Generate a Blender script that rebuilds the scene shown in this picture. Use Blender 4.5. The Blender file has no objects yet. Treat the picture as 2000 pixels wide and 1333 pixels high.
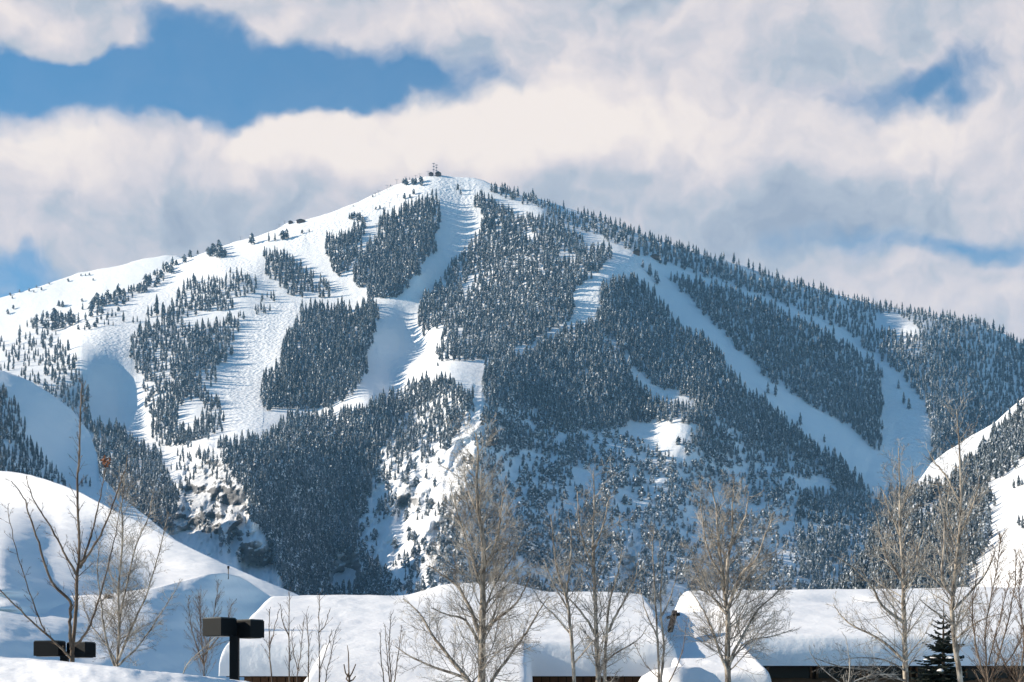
import bpy, math, random
import numpy as np
from mathutils import Vector, noise as mnoise

# ------------------------------------------------------------------ camera, light, exposure
SC = bpy.context.scene
COL = SC.collection
F = 3300.0          # focal length in photograph pixels (photo is 2000 x 1333)
H = 1400.0          # photograph row of the horizon
R = math.radians
random.seed(7)
rng = np.random.default_rng(11)

cam_d = bpy.data.cameras.new('camera')
cam = bpy.data.objects.new('camera', cam_d)
COL.objects.link(cam)
cam.location = (0, 0, 0)
cam.rotation_euler = (R(90), 0, 0)
cam_d.sensor_width = 36.0
cam_d.lens = 36.0 * F / 2000.0
cam_d.shift_y = (H - 666.5) / 2000.0
cam_d.clip_start = 0.5
cam_d.clip_end = 30000
SC.camera = cam

SUN_EL = R(24.0)
SUN_L = Vector((-1.0, 0.05, 0)).normalized()          # horizontal direction towards the sun
SUN_DIR = Vector((SUN_L.x * math.cos(SUN_EL), SUN_L.y * math.cos(SUN_EL), math.sin(SUN_EL)))
sun_d = bpy.data.lights.new('sun', 'SUN')
sun_d.energy = 5.0
sun_d.angle = R(0.5)
sun_d.color = (1.0, 0.885, 0.72)
sun = bpy.data.objects.new('sun', sun_d)
sun.rotation_euler = SUN_DIR.to_track_quat('Z', 'Y').to_euler()
sun.location = (-50, 0, 60)
COL.objects.link(sun)

SC.view_settings.view_transform = 'Standard'
SC.view_settings.look = 'None'
SC.view_settings.exposure = 0.70
SC.view_settings.gamma = 1.0
SC.view_settings.use_curve_mapping = False
SC.render.engine = 'CYCLES'
SC.cycles.use_adaptive_sampling = True
SC.cycles.adaptive_threshold = 0.02
SC.cycles.max_bounces = 6
SC.cycles.diffuse_bounces = 2
SC.cycles.volume_bounces = 0
SC.cycles.volume_step_rate = 4.0

# ------------------------------------------------------------------ node helper
class NT:
    def __init__(s, tree):
        s.t = tree; s.n = tree.nodes; s.l = tree.links
    def node(s, typ, **kw):
        n = s.n.new(typ)
        for k, v in kw.items(): setattr(n, k, v)
        return n
    def put(s, sock, v):
        if isinstance(v, bpy.types.NodeSocket): s.l.new(v, sock)
        elif v is not None: sock.default_value = v
    def math(s, op, a, b=None, c=None, clamp=False):
        n = s.node('ShaderNodeMath', operation=op); n.use_clamp = clamp
        s.put(n.inputs[0], a); s.put(n.inputs[1], b)
        if c is not None: s.put(n.inputs[2], c)
        return n.outputs[0]
    def vmath(s, op, a, b=None):
        n = s.node('ShaderNodeVectorMath', operation=op)
        s.put(n.inputs[0], a)
        if b is not None: s.put(n.inputs[1], b)
        return n.outputs[1] if op in ('LENGTH', 'DOT_PRODUCT') else n.outputs[0]
    def ss(s, v, lo, hi, a=0.0, b=1.0):
        n = s.node('ShaderNodeMapRange', interpolation_type='SMOOTHSTEP')
        s.put(n.inputs[0], v); s.put(n.inputs[1], lo); s.put(n.inputs[2], hi); s.put(n.inputs[3], a); s.put(n.inputs[4], b)
        return n.outputs[0]
    def noise(s, vec, scale, detail=4, rough=0.5, dist=0.0, color=False, w=None):
        n = s.node('ShaderNodeTexNoise')
        if w is not None:
            n.noise_dimensions = '4D'; n.inputs['W'].default_value = w
        s.put(n.inputs['Vector'], vec); n.inputs['Scale'].default_value = scale
        n.inputs['Detail'].default_value = detail; n.inputs['Roughness'].default_value = rough
        n.inputs['Distortion'].default_value = dist
        return n.outputs['Color'] if color else n.outputs['Fac']
    def mix(s, f, a, b, blend='MIX'):
        n = s.node('ShaderNodeMix', data_type='RGBA', blend_type=blend)
        s.put(n.inputs['Factor'], f); s.put(n.inputs['A'], a); s.put(n.inputs['B'], b)
        return n.outputs['Result']
    def combine(s, x, y, z):
        n = s.node('ShaderNodeCombineXYZ'); s.put(n.inputs[0], x); s.put(n.inputs[1], y); s.put(n.inputs[2], z)
        return n.outputs[0]

# ------------------------------------------------------------------ sky: physical sky + cloud layer by direction
world = bpy.data.worlds.new('World')
SC.world = world
world.use_nodes = True
W = NT(world.node_tree)
W.n.clear()
out = W.node('ShaderNodeOutputWorld')
sky = W.node('ShaderNodeTexSky', sky_type='NISHITA')
sky.sun_disc = False
sky.sun_elevation = SUN_EL
sky.sun_rotation = math.atan2(SUN_L.x, SUN_L.y)
sky.altitude = 1800; sky.air_density = 1.0; sky.dust_density = 0.3; sky.ozone_density = 1.6
hs = W.node('ShaderNodeHueSaturation'); hs.inputs['Saturation'].default_value = 1.05
W.l.new(sky.outputs[0], hs.inputs['Color'])
skyc = W.mix(1.0, hs.outputs[0], (0.43, 0.93, 1.06, 1), 'MULTIPLY')
bg_sky = W.node('ShaderNodeBackground'); bg_sky.inputs[1].default_value = 0.084
W.l.new(skyc, bg_sky.inputs[0])

gen = W.node('ShaderNodeTexCoord').outputs['Generated']
sep = W.node('ShaderNodeSeparateXYZ'); W.l.new(gen, sep.inputs[0])
X, Y_, Z = sep.outputs
az = W.math('ARCTAN2', X, Y_)
hl = W.math('SQRT', W.math('ADD', W.math('MULTIPLY', X, X), W.math('MULTIPLY', Y_, Y_)))
te = W.math('DIVIDE', Z, W.math('MAXIMUM', hl, 0.05))
# cloud plane coordinates: U to the right, V upwards, one unit = 0.1 radian
P0 = W.combine(W.math('MULTIPLY', az, 10.0), W.math('MULTIPLY', te, 10.0), 0.0)
wn = W.noise(P0, 1.1, 4, 0.55, color=True)
wn2 = W.noise(P0, 5.0, 3, 0.5, color=True)
warp = W.vmath('MULTIPLY', W.vmath('SUBTRACT', wn, (0.5, 0.5, 0.5)), (1.2, 0.75, 0))
warp2 = W.vmath('MULTIPLY', W.vmath('SUBTRACT', wn2, (0.5, 0.5, 0.5)), (0.18, 0.13, 0))
P1 = W.vmath('ADD', W.vmath('ADD', P0, warp), warp2)

def uv(px, py):
    a = math.atan((px - 1000) / F)
    return a * 10.0, (H - py) / F * math.cos(a) * 10.0
def ellipse(P, px, py, rx, ry, rot=0.0, soft=0.55):
    u, v = uv(px, py)
    d = W.vmath('SUBTRACT', P, (u, v, 0))
    if rot:
        m = W.node('ShaderNodeVectorRotate', rotation_type='Z_AXIS'); m.inputs['Angle'].default_value = R(rot)
        W.l.new(d, m.inputs['Vector']); d = m.outputs[0]
    d = W.vmath('MULTIPLY', d, (F / 10.0 / rx, F / 10.0 / ry, 0))
    return W.ss(W.vmath('LENGTH', d), 1.0 + soft, 1.0 - soft)
def total(lst):
    s = lst[0]
    for x in lst[1:]: s = W.math('ADD', s, x)
    return s
# openings in the cloud deck (photograph pixels: centre, radii, tilt, amount)
HOLES = [(260,135,300,84,0,1.0,.85),(70,165,150,78,0,.9,.8),(560,138,260,56,-5,.95,.85),(810,168,170,36,6,.9,.9),(330,40,120,38,0,.6,.9),
         (-250,150,260,90,0,1.0,.35),(1860,130,120,40,-10,.75,.9),(1690,165,110,36,0,.5,.9),(1700,475,190,30,0,.5,.9),
         (1960,482,140,34,0,.65,.9),(10,560,120,38,0,.9,.8),(420,218,110,34,0,.5,.6)]
holes = total([W.math('MULTIPLY', ellipse(P1, a, b, c, d, e, s), w) for a, b, c, d, e, w, s in HOLES])
# clouds that cross the openings
PUFFS = [(70,45,130,42,-8,.9),(30,212,105,30,0,.62),(160,60,120,26,-12,.5),(560,225,90,40,0,.6),(480,12,110,22,0,.5)]
puffs = total([W.math('MULTIPLY', ellipse(P1, a, b, c, d, e, .95), w) for a, b, c, d, e, w in PUFFS])
# generic broken cover everywhere else (above and around the view)
cover = W.noise(gen, 2.3, 5, 0.55, 0.6)
hole_gen = W.ss(cover, 0.72, 0.60)
up = W.ss(te, 0.40, 0.56)
side = W.ss(W.math('ABSOLUTE', az), 0.36, 0.62)
outside = W.math('MAXIMUM', up, side)
fn = W.noise(P1, 3.4, 6, 0.6)
fray = W.math('MULTIPLY', W.math('SUBTRACT', fn, 0.5), 0.85)
inside_h = W.math('SUBTRACT', holes, puffs)
hole = W.math('ADD', W.math('MULTIPLY', inside_h, W.math('SUBTRACT', 1.0, outside)), W.math('MULTIPLY', hole_gen, outside))
cloud = W.ss(W.math('ADD', hole, fray), 1.02, 0.10)
cloud = W.math('MULTIPLY_ADD', cloud, 0.90, 0.07)
# thickness and light on the cloud: billows catch the sun on their left and top
LIT = [(110,285,230,55,4,1.0),(20,345,170,60,0,.7),(560,235,170,62,-8,.8),(820,250,220,62,0,.75),(1060,250,210,85,0,.85),(1370,230,170,90,0,.75),
       (1760,230,190,75,0,.75),(1950,330,110,90,0,.4),(700,35,240,45,0,.35),(1350,40,330,50,0,.25),(1000,300,300,40,0,.35),
       (1850,560,200,60,0,.35),(1250,110,180,40,0,.3),(60,450,160,60,0,.25),(70,30,120,30,0,.5),(620,310,200,40,0,.35)]
lit = total([W.math('MULTIPLY', ellipse(P1, a, b, c, d, e, .98), w) for a, b, c, d, e, w in LIT])
sun_off = (-0.10, 0.07, 0.0)
b0 = W.noise(P1, 1.5, 6, 0.5)
b1 = W.noise(W.vmath('ADD', P1, sun_off), 1.5, 6, 0.5)
relief = W.math('MULTIPLY', W.math('SUBTRACT', b0, b1), 1.7)
GREY = [(500,400,420,62,6,.40),(1330,430,330,75,0,.5),(1250,330,150,50,0,.15),(1100,130,260,42,0,.28),(1560,120,170,60,0,.2),(1150,380,200,40,0,.2),
        (1620,400,200,70,0,.35),(250,470,300,45,0,.12),(350,330,120,50,0,.18)]
grey = total([W.math('MULTIPLY', ellipse(P1, a, b, c, d, e, .9), w) for a, b, c, d, e, w in GREY])
br = W.math('ADD', W.math('MULTIPLY', lit, 0.50), relief)
br = W.math('SUBTRACT', br, W.math('MULTIPLY', grey, 0.42))
br = W.math('ADD', br, W.math('MULTIPLY', W.math('SUBTRACT', W.noise(P1, 0.9, 4, 0.5, w=2.0), 0.5), 0.9))
br = W.math('ADD', br, W.math('MULTIPLY', W.math('SUBTRACT', W.noise(P0, 7.0, 5, 0.6), 0.5), 0.22))
br = W.math('ADD', br, 0.43)
cr = W.node('ShaderNodeValToRGB')
W.l.new(br, cr.inputs[0])
e = cr.color_ramp.elements
e[0].position = 0.0; e[0].color = (0.36, 0.41, 0.50, 1)
e[1].position = 1.0; e[1].color = (1.0, 0.885, 0.80, 1)
for p_, c_ in ((0.28, (0.50, 0.535, 0.60, 1)), (0.55, (0.72, 0.67, 0.69, 1)), (0.8, (0.90, 0.80, 0.76, 1))):
    k = e.new(p_); k.color = c_
bg_cloud = W.node('ShaderNodeBackground'); bg_cloud.inputs[1].default_value = 0.65
W.l.new(cr.outputs[0], bg_cloud.inputs[0])
# thin cloud in front of blue keeps some of the blue; the deck gets thinner high overhead
high = W.ss(te, 0.55, 1.6, 1.0, 0.35)
mx = W.node('ShaderNodeMixShader')
W.l.new(W.math('MULTIPLY', cloud, high), mx.inputs[0]); W.l.new(bg_sky.outputs[0], mx.inputs[1]); W.l.new(bg_cloud.outputs[0], mx.inputs[2])
W.l.new(mx.outputs[0], out.inputs[0])
world.cycles.sampling_method = 'MANUAL'
world.cycles.sample_map_resolution = 512
# ------------------------------------------------------------------ materials
def new_mat(name):
    m = bpy.data.materials.new(name); m.use_nodes = True
    t = NT(m.node_tree)
    return m, t, t.n['Principled BSDF']
def set_rough(b, r, spec=0.3):
    b.inputs['Roughness'].default_value = r
    b.inputs['Specular IOR Level'].default_value = spec
def bump(t, b, h, strength, dist):
    n = t.node('ShaderNodeBump'); n.inputs['Strength'].default_value = strength; n.inputs['Distance'].default_value = dist
    t.put(n.inputs['Height'], h); t.l.new(n.outputs[0], b.inputs['Normal'])

# mountain snow: moguls and tracks as relief, rock showing where the 'rock' attribute says
def make_mountain_mat():
    m, t, b = new_mat('mountain_snow')
    P = t.node('ShaderNodeNewGeometry').outputs['Position']
    rock = t.node('ShaderNodeAttribute', attribute_name='rock').outputs['Fac']
    mog = t.node('ShaderNodeAttribute', attribute_name='mogul').outputs['Fac']
    n1 = t.noise(P, 0.03, 5, 0.6); n2 = t.noise(P, 0.35, 4, 0.6)
    snow = t.mix(n1, (0.80, 0.81, 0.84, 1), (0.90, 0.90, 0.91, 1))
    # low brush and needles poking through the snow
    speck = t.math('MULTIPLY', t.ss(t.noise(P, 0.30, 3, 0.7), 0.62, 0.72), t.ss(t.noise(P, 0.02, 3, 0.5), 0.50, 0.62))
    brush = t.node('ShaderNodeAttribute', attribute_name='brush').outputs['Fac']
    snow = t.mix(t.math('MULTIPLY', speck, brush), snow, (0.16, 0.15, 0.14, 1))
    strata = t.node('ShaderNodeTexNoise'); t.put(strata.inputs['Vector'], t.vmath('MULTIPLY', P, (0.02, 0.02, 0.16)))
    strata.inputs['Scale'].default_value = 1.0; strata.inputs['Detail'].default_value = 6; strata.inputs['Roughness'].default_value = 0.65
    rc = t.mix(strata.outputs['Fac'], (0.115, 0.115, 0.118, 1), (0.26, 0.258, 0.26, 1))
    N = t.node('ShaderNodeSeparateXYZ'); t.l.new(t.node('ShaderNodeNewGeometry').outputs['Normal'], N.inputs[0])
    # snow lies on the ledges, steep rock stays bare
    steep = t.ss(t.math('ADD', N.outputs[2], t.math('MULTIPLY', t.math('SUBTRACT', t.noise(P, 0.10, 5, 0.65), 0.5), 1.1)), 0.64, 0.46)
    rf = t.math('MULTIPLY', rock, steep)
    t.put(b.inputs['Base Color'], t.mix(rf, snow, rc))
    set_rough(b, 0.75, 0.2)
    v = t.node('ShaderNodeTexVoronoi', feature='SMOOTH_F1')
    t.put(v.inputs['Vector'], t.vmath('ADD', t.vmath('MULTIPLY', P, (1, 1, 0.6)), t.vmath('MULTIPLY', t.noise(P, 0.08, 2, 0.5, color=True), (3, 3, 3))))
    v.inputs['Scale'].default_value = 0.17
    h = t.math('ADD', t.math('MULTIPLY', t.math('MULTIPLY', v.outputs['Distance'], mog), 1.9), t.math('MULTIPLY', n2, 0.55))
    h = t.math('ADD', h, t.math('MULTIPLY', t.noise(P, 0.07, 3, 0.5), 1.6))
    h = t.math('ADD', h, t.math('MULTIPLY', t.math('MULTIPLY', t.noise(P, 0.22, 5, 0.7), rock), 6.0))
    bump(t, b, h, 0.85, 1.0)
    return m
M_MOUNT = make_mountain_mat()

def make_snow(name, scale=1.0, bstr=0.5, bd=0.05):
    m, t, b = new_mat(name)
    P = t.node('ShaderNodeNewGeometry').outputs['Position']
    n1 = t.noise(P, 0.5 * scale, 4, 0.55); n2 = t.noise(P, 6 * scale, 4, 0.6)
    t.put(b.inputs['Base Color'], t.mix(n1, (0.84, 0.83, 0.85, 1), (0.90, 0.89, 0.89, 1)))
    set_rough(b, 0.7, 0.25)
    h = t.math('ADD', t.math('MULTIPLY', n1, 2.0), t.math('MULTIPLY', n2, 0.35))
    bump(t, b, h, bstr, bd)
    return m
M_SNOW = make_snow('fresh_snow', 1.0, 0.5, 0.08)
M_HILL = make_snow('hill_snow', 0.05, 0.6, 1.2)

def make_needles():
    m, t, b = new_mat('frosted_needles')
    oi = t.node('ShaderNodeObjectInfo'); rnd = oi.outputs['Random']
    P = t.node('ShaderNodeNewGeometry').outputs['Position']
    N = t.node('ShaderNodeSeparateXYZ'); t.l.new(t.node('ShaderNodeNewGeometry').outputs['Normal'], N.inputs[0])
    base = t.mix(rnd, (0.020, 0.031, 0.034, 1), (0.056, 0.064, 0.060, 1))
    fr = t.math('MULTIPLY', t.ss(t.noise(P, 0.55, 3, 0.7), 0.38, 0.66), t.ss(N.outputs[2], 0.0, 0.7, 0.45, 1.0))
    stand_n = t.noise(oi.outputs['Location'], 0.012, 3, 0.6)
    fr = t.math('MULTIPLY', fr, t.math('MULTIPLY_ADD', rnd, 0.32, t.ss(stand_n, 0.35, 0.65, 0.18, 0.46)))
    t.put(b.inputs['Base Color'], t.mix(fr, base, (0.56, 0.63, 0.73, 1)))
    set_rough(b, 0.8, 0.15)
    return m
M_NEEDLE = make_needles()
def plain(name, col, rough=0.7, var=0.25, scale=8.0, spec=0.3, metal=0.0):
    m, t, b = new_mat(name)
    P = t.node('ShaderNodeTexCoord').outputs['Object']
    n = t.noise(P, scale, 5, 0.6)
    lo = tuple(c * (1 - var) for c in col) + (1,); hi = tuple(min(1, c * (1 + var)) for c in col) + (1,)
    t.put(b.inputs['Base Color'], t.mix(n, lo, hi))
    set_rough(b, rough, spec); b.inputs['Metallic'].default_value = metal
    bump(t, b, n, 0.3, 0.01)
    return m
M_TREESNOW = plain('bough_snow', (0.66, 0.68, 0.72), 0.7, 0.15, 0.4)
M_TRUNK = plain('conifer_bark', (0.09, 0.065, 0.05), 0.9)
def bark(name, c1, c2, sc=14.0):
    m, t, b = new_mat(name)
    P = t.node('ShaderNodeNewGeometry').outputs['Position']
    n = t.noise(t.vmath('MULTIPLY', P, (1, 1, 0.35)), sc, 5, 0.65)
    t.put(b.inputs['Base Color'], t.mix(t.ss(n, 0.38, 0.62), c1 + (1,), c2 + (1,)))
    set_rough(b, 0.85, 0.2); bump(t, b, n, 0.4, 0.01)
    return m
M_ASPEN = bark('aspen_bark', (0.13, 0.105, 0.085), (0.46, 0.40, 0.33))
M_TWIG = bark('twig_bark', (0.15, 0.132, 0.115), (0.46, 0.415, 0.355), 5.0)
M_DARKTWIG = bark('brown_bark', (0.08, 0.055, 0.04), (0.22, 0.165, 0.12), 6.0)
M_METAL = plain('dark_painted_metal', (0.0025, 0.004, 0.0055), 0.6, 0.15, 3.0, 0.12)
M_METAL2 = plain('grey_painted_metal', (0.02, 0.025, 0.03), 0.5, 0.15, 3.0, 0.5)
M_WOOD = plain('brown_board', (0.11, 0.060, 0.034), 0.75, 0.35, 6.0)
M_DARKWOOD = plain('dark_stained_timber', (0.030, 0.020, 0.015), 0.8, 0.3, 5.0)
M_STEEL = plain('galvanised_steel', (0.16, 0.17, 0.19), 0.5, 0.2)
M_LEAF = plain('withered_leaf', (0.26, 0.11, 0.06), 0.8, 0.3)
M_GLASS = plain('dark_window_glass', (0.008, 0.009, 0.010), 0.35, 0.1, 2.0, 0.3)

# ------------------------------------------------------------------ object helpers
def mesh_obj(name, verts, faces, mats, parent=None, smooth=False, mi=None, link=True):
    me = bpy.data.meshes.new(name)
    V = np.asarray(verts, dtype=np.float32).reshape(-1, 3)
    me.vertices.add(len(V)); me.vertices.foreach_set('co', V.ravel())
    if isinstance(faces, np.ndarray):
        k = faces.shape[1]; nf = len(faces); flat = faces.ravel().astype(np.int32)
        starts = np.arange(nf, dtype=np.int32) * k
    else:
        lens = np.array([len(f) for f in faces], dtype=np.int32); nf = len(faces)
        flat = np.array([i for f in faces for i in f], dtype=np.int32)
        starts = np.concatenate([[0], np.cumsum(lens)[:-1]]).astype(np.int32) if nf else np.zeros(0, np.int32)
    me.loops.add(len(flat)); me.loops.foreach_set('vertex_index', flat)
    me.polygons.add(nf); me.polygons.foreach_set('loop_start', starts)
    if mi is not None: me.polygons.foreach_set('material_index', np.asarray(mi, dtype=np.int32))
    me.polygons.foreach_set('use_smooth', np.full(nf, bool(smooth)))
    me.update(calc_edges=True); me.validate()
    for m in (mats if isinstance(mats, (list, tuple)) else [mats]): me.materials.append(m)
    o = bpy.data.objects.new(name, me)
    if link: COL.objects.link(o)
    if parent: o.parent = parent
    return o
def tag(o, label=None, cat=None, group=None, kind=None):
    if label: o['label'] = label
    if cat: o['category'] = cat
    if group: o['group'] = group
    if kind: o['kind'] = kind
    return o
def empty(name, loc, rz=0.0):
    o = bpy.data.objects.new(name, None); COL.objects.link(o)
    o.location = loc; o.rotation_euler = (0, 0, rz); o.empty_display_size = 0.2
    return o
def at(px, py, Y):
    return Vector(((px - 1000) / F * Y, Y, (H - py) / F * Y))
class MB:
    def __init__(s): s.v = []; s.f = []
    def box(s, a, b):
        (x0, y0, z0), (x1, y1, z1) = a, b
        i = len(s.v)
        s.v += [(x0,y0,z0),(x1,y0,z0),(x1,y1,z0),(x0,y1,z0),(x0,y0,z1),(x1,y0,z1),(x1,y1,z1),(x0,y1,z1)]
        s.f += [tuple(i + k for k in q) for q in ((0,3,2,1),(4,5,6,7),(0,1,5,4),(1,2,6,5),(2,3,7,6),(3,0,4,7))]
    def prism(s, pts, y0, y1):      # polygon in x,z extruded along y
        i = len(s.v); n = len(pts)
        s.v += [(x, y0, z) for x, z in pts] + [(x, y1, z) for x, z in pts]
        s.f.append(tuple(i + k for k in range(n))); s.f.append(tuple(i + n + k for k in reversed(range(n))))
        for k in range(n):
            k2 = (k + 1) % n
            s.f.append((i + k, i + n + k, i + n + k2, i + k2))
    def tube(s, pts, rad, sides=6, cap=True):
        pts = [Vector(p) for p in pts]; n = len(pts); i = len(s.v)
        prev = None
        for k, p in enumerate(pts):
            d = (pts[min(k + 1, n - 1)] - pts[max(k - 1, 0)])
            if d.length < 1e-9: d = Vector((0, 0, 1))
            d.normalize()
            if prev is None: prev = d.orthogonal().normalized()
            a = (prev - d * prev.dot(d))
            a = a.normalized() if a.length > 1e-6 else d.orthogonal().normalized()
            prev = a; c = d.cross(a); r = rad[k] if hasattr(rad, '__len__') else rad
            for q in range(sides):
                t = 2 * math.pi * q / sides
                s.v.append(tuple(p + a * (r * math.cos(t)) + c * (r * math.sin(t))))
        for k in range(n - 1):
            for q in range(sides):
                q2 = (q + 1) % sides; b = i + k * sides
                s.f.append((b + q, b + q2, b + sides + q2, b + sides + q))
        if cap:
            s.f.append(tuple(i + q for q in reversed(range(sides)))); s.f.append(tuple(i + (n - 1) * sides + q for q in range(sides)))
    def build(s, name, mat, parent=None, smooth=False, origin=None):
        v = np.array(s.v, dtype=np.float64)
        if origin is not None: v = v - np.array(origin)
        return mesh_obj(name, v, s.f, mat, parent, smooth)

# ------------------------------------------------------------------ numpy noise
def _hash(ix, iy, seed):
    h = (ix * 374761393 + iy * 668265263 + seed * 1442695041) & 0xFFFFFFFF
    h = ((h ^ (h >> 13)) * 1274126177) & 0xFFFFFFFF
    h = h ^ (h >> 16)
    return (h & 0xFFFFFF) / float(0xFFFFFF)
def vnoise(x, y, seed=0):
    x = np.asarray(x, dtype=np.float64); y = np.asarray(y, dtype=np.float64)
    ix = np.floor(x).astype(np.int64); iy = np.floor(y).astype(np.int64)
    fx = x - ix; fy = y - iy
    fx = fx * fx * fx * (fx * (fx * 6 - 15) + 10); fy = fy * fy * fy * (fy * (fy * 6 - 15) + 10)
    a = _hash(ix, iy, seed); b = _hash(ix + 1, iy, seed); c = _hash(ix, iy + 1, seed); d = _hash(ix + 1, iy + 1, seed)
    return (a + (b - a) * fx + (c - a) * fy + (a - b - c + d) * fx * fy) * 2 - 1
def fbm(x, y, seed=0, octaves=4, gain=0.5):
    s = 0; a = 1.0; t = 0
    for k in range(octaves):
        s = s + a * vnoise(x * 2 ** k + 17.3 * k, y * 2 ** k + 5.1 * k, seed + k); t += a; a *= gain
    return s / t
def in_poly(u, v, poly):
    u = np.asarray(u); v = np.asarray(v); res = np.zeros(u.shape, dtype=bool)
    n = len(poly)
    for i in range(n):
        x1, y1 = poly[i]; x2, y2 = poly[(i + 1) % n]
        if y1 == y2: continue
        c = ((y1 > v) != (y2 > v)) & (u < (x2 - x1) * (v - y1) / (y2 - y1) + x1)
        res ^= c
    return res
# ------------------------------------------------------------------ terrain: surfaces through surveyed points (photo column, photo row, distance in metres)
class TPS:
    def __init__(s, pts, lam=1e-4):
        p = np.array(pts, dtype=np.float64); s.x = p[:, :2] / 500.0; n = len(p)
        K = s._k(np.linalg.norm(s.x[:, None] - s.x[None], axis=2)) + lam * np.eye(n)
        P = np.hstack([np.ones((n, 1)), s.x]); A = np.zeros((n + 3, n + 3))
        A[:n, :n] = K; A[:n, n:] = P; A[n:, :n] = P.T
        s.w = np.linalg.solve(A, np.concatenate([p[:, 2], np.zeros(3)]))
    def _k(s, r):
        r = np.maximum(r, 1e-9); return r * r * np.log(r)
    def __call__(s, u, v):
        q = np.stack([u.ravel(), v.ravel()], 1) / 500.0; res = np.empty(len(q))
        for i in range(0, len(q), 20000):
            c = q[i:i + 20000]; d = np.linalg.norm(c[:, None] - s.x[None], axis=2)
            res[i:i + 20000] = s._k(d) @ s.w[:-3] + s.w[-3] + c @ s.w[-2:]
        return res.reshape(u.shape)

class Sheet:
    """a hillside: crest line in the photograph plus surveyed distances; it also continues down behind its crest"""
    def __init__(s, crest, pts, base, bottom, noise_amp, u0, u1, du, rows, seed, lam=1e-4, back=(25, 90, 260, 600), bump_fn=None):
        s.crest = np.array(crest, float); s.base = base; s.amp = noise_amp; s.seed = seed; s.bump_fn = bump_fn
        s.bottom = bottom; s.u0, s.u1, s.du, s.rows, s.back = u0, u1, du, rows, back
        t = TPS(pts, lam)
        s.gu = np.arange(u0 - 40, u1 + 60, 10.0); s.gv = np.arange(min(s.crest[:, 1]) - 60, bottom + 60, 10.0)
        U, V = np.meshgrid(s.gu, s.gv); s.g = t(U, V)
    def off(s, u, v):
        fu = np.clip((u - s.gu[0]) / 10.0, 0, len(s.gu) - 1.001); fv = np.clip((v - s.gv[0]) / 10.0, 0, len(s.gv) - 1.001)
        iu = fu.astype(int); iv = fv.astype(int); a = fu - iu; b = fv - iv; g = s.g
        return (g[iv, iu] * (1 - a) + g[iv, iu + 1] * a) * (1 - b) + (g[iv + 1, iu] * (1 - a) + g[iv + 1, iu + 1] * a) * b
    def Y(s, u, v):
        u = np.asarray(u, float); v = np.asarray(v, float)
        y = s.base(v) + s.off(u, v)
        for wu, wv, amp, sd in s.amp:
            y = y + amp * fbm(u / wu, v / wv, s.seed + sd, 3)
        if s.bump_fn: y = y + s.bump_fn(u, v)
        return y
    def top(s, u): 
        return np.interp(u, s.crest[:, 0], s.crest[:, 1]) + 1.6 * fbm(np.asarray(u) / 22.0, np.zeros_like(u) + 3.3, s.seed + 50, 3)
    def pos(s, u, v):
        y = s.Y(u, v); return np.stack([(u - 1000) / F * y, y, (H - v) / F * y], -1)
    def build(s, name, mat, attrs=None):
        us = np.arange(s.u0, s.u1 + 0.1, s.du); n = len(us); t = np.linspace(0, 1, s.rows)[:, None]
        U = np.broadcast_to(us, (s.rows, n)); tp = s.top(us)
        V = s.bottom + (tp - s.bottom) * t
        P = s.pos(U, V)
        # round the crest, then fall away behind it
        crest = P[-1]; xs = [P]
        for k, b in enumerate(s.back):
            q = crest.copy(); sc = (crest[:, 1] + b) / crest[:, 1]
            q[:, 0] *= sc; q[:, 1] += b; q[:, 2] -= b * (0.12 if k == 0 else 0.32 + 0.08 * k) * 1.0 - 0.0
            xs.append(q[None])
        P = np.concatenate(xs, 0); nr = P.shape[0]
        idx = np.arange(nr * n).reshape(nr, n)
        f = np.stack([idx[:-1, :-1], idx[:-1, 1:], idx[1:, 1:], idx[1:, :-1]], -1).reshape(-1, 4)
        o = mesh_obj(name, P.reshape(-1, 3), f, mat, smooth=True)
        if attrs:
            Vf = np.concatenate([V] + [V[-1:]] * len(s.back), 0); Uf = np.broadcast_to(us, (nr, n))
            for an, fn in attrs.items():
                a = o.data.attributes.new(an, 'FLOAT', 'POINT'); a.data.foreach_set('value', fn(Uf, Vf).astype(np.float32).ravel())
        return o

def soft_poly(polys, blur):
    def fn(u, v):
        j = blur * 0.8
        uu = u + j * fbm(u / 25.0, v / 25.0, 91, 3); vv = v + j * fbm(u / 25.0, v / 25.0, 97, 3)
        r = np.zeros(u.shape)
        for du, dv in ((0, 0), (blur, 0), (-blur, 0), (0, blur), (0, -blur)):
            m = np.zeros(u.shape, bool)
            for p in polys: m |= in_poly(uu + du, vv + dv, p)
            r += m / 5.0
        return r
    return fn

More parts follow.
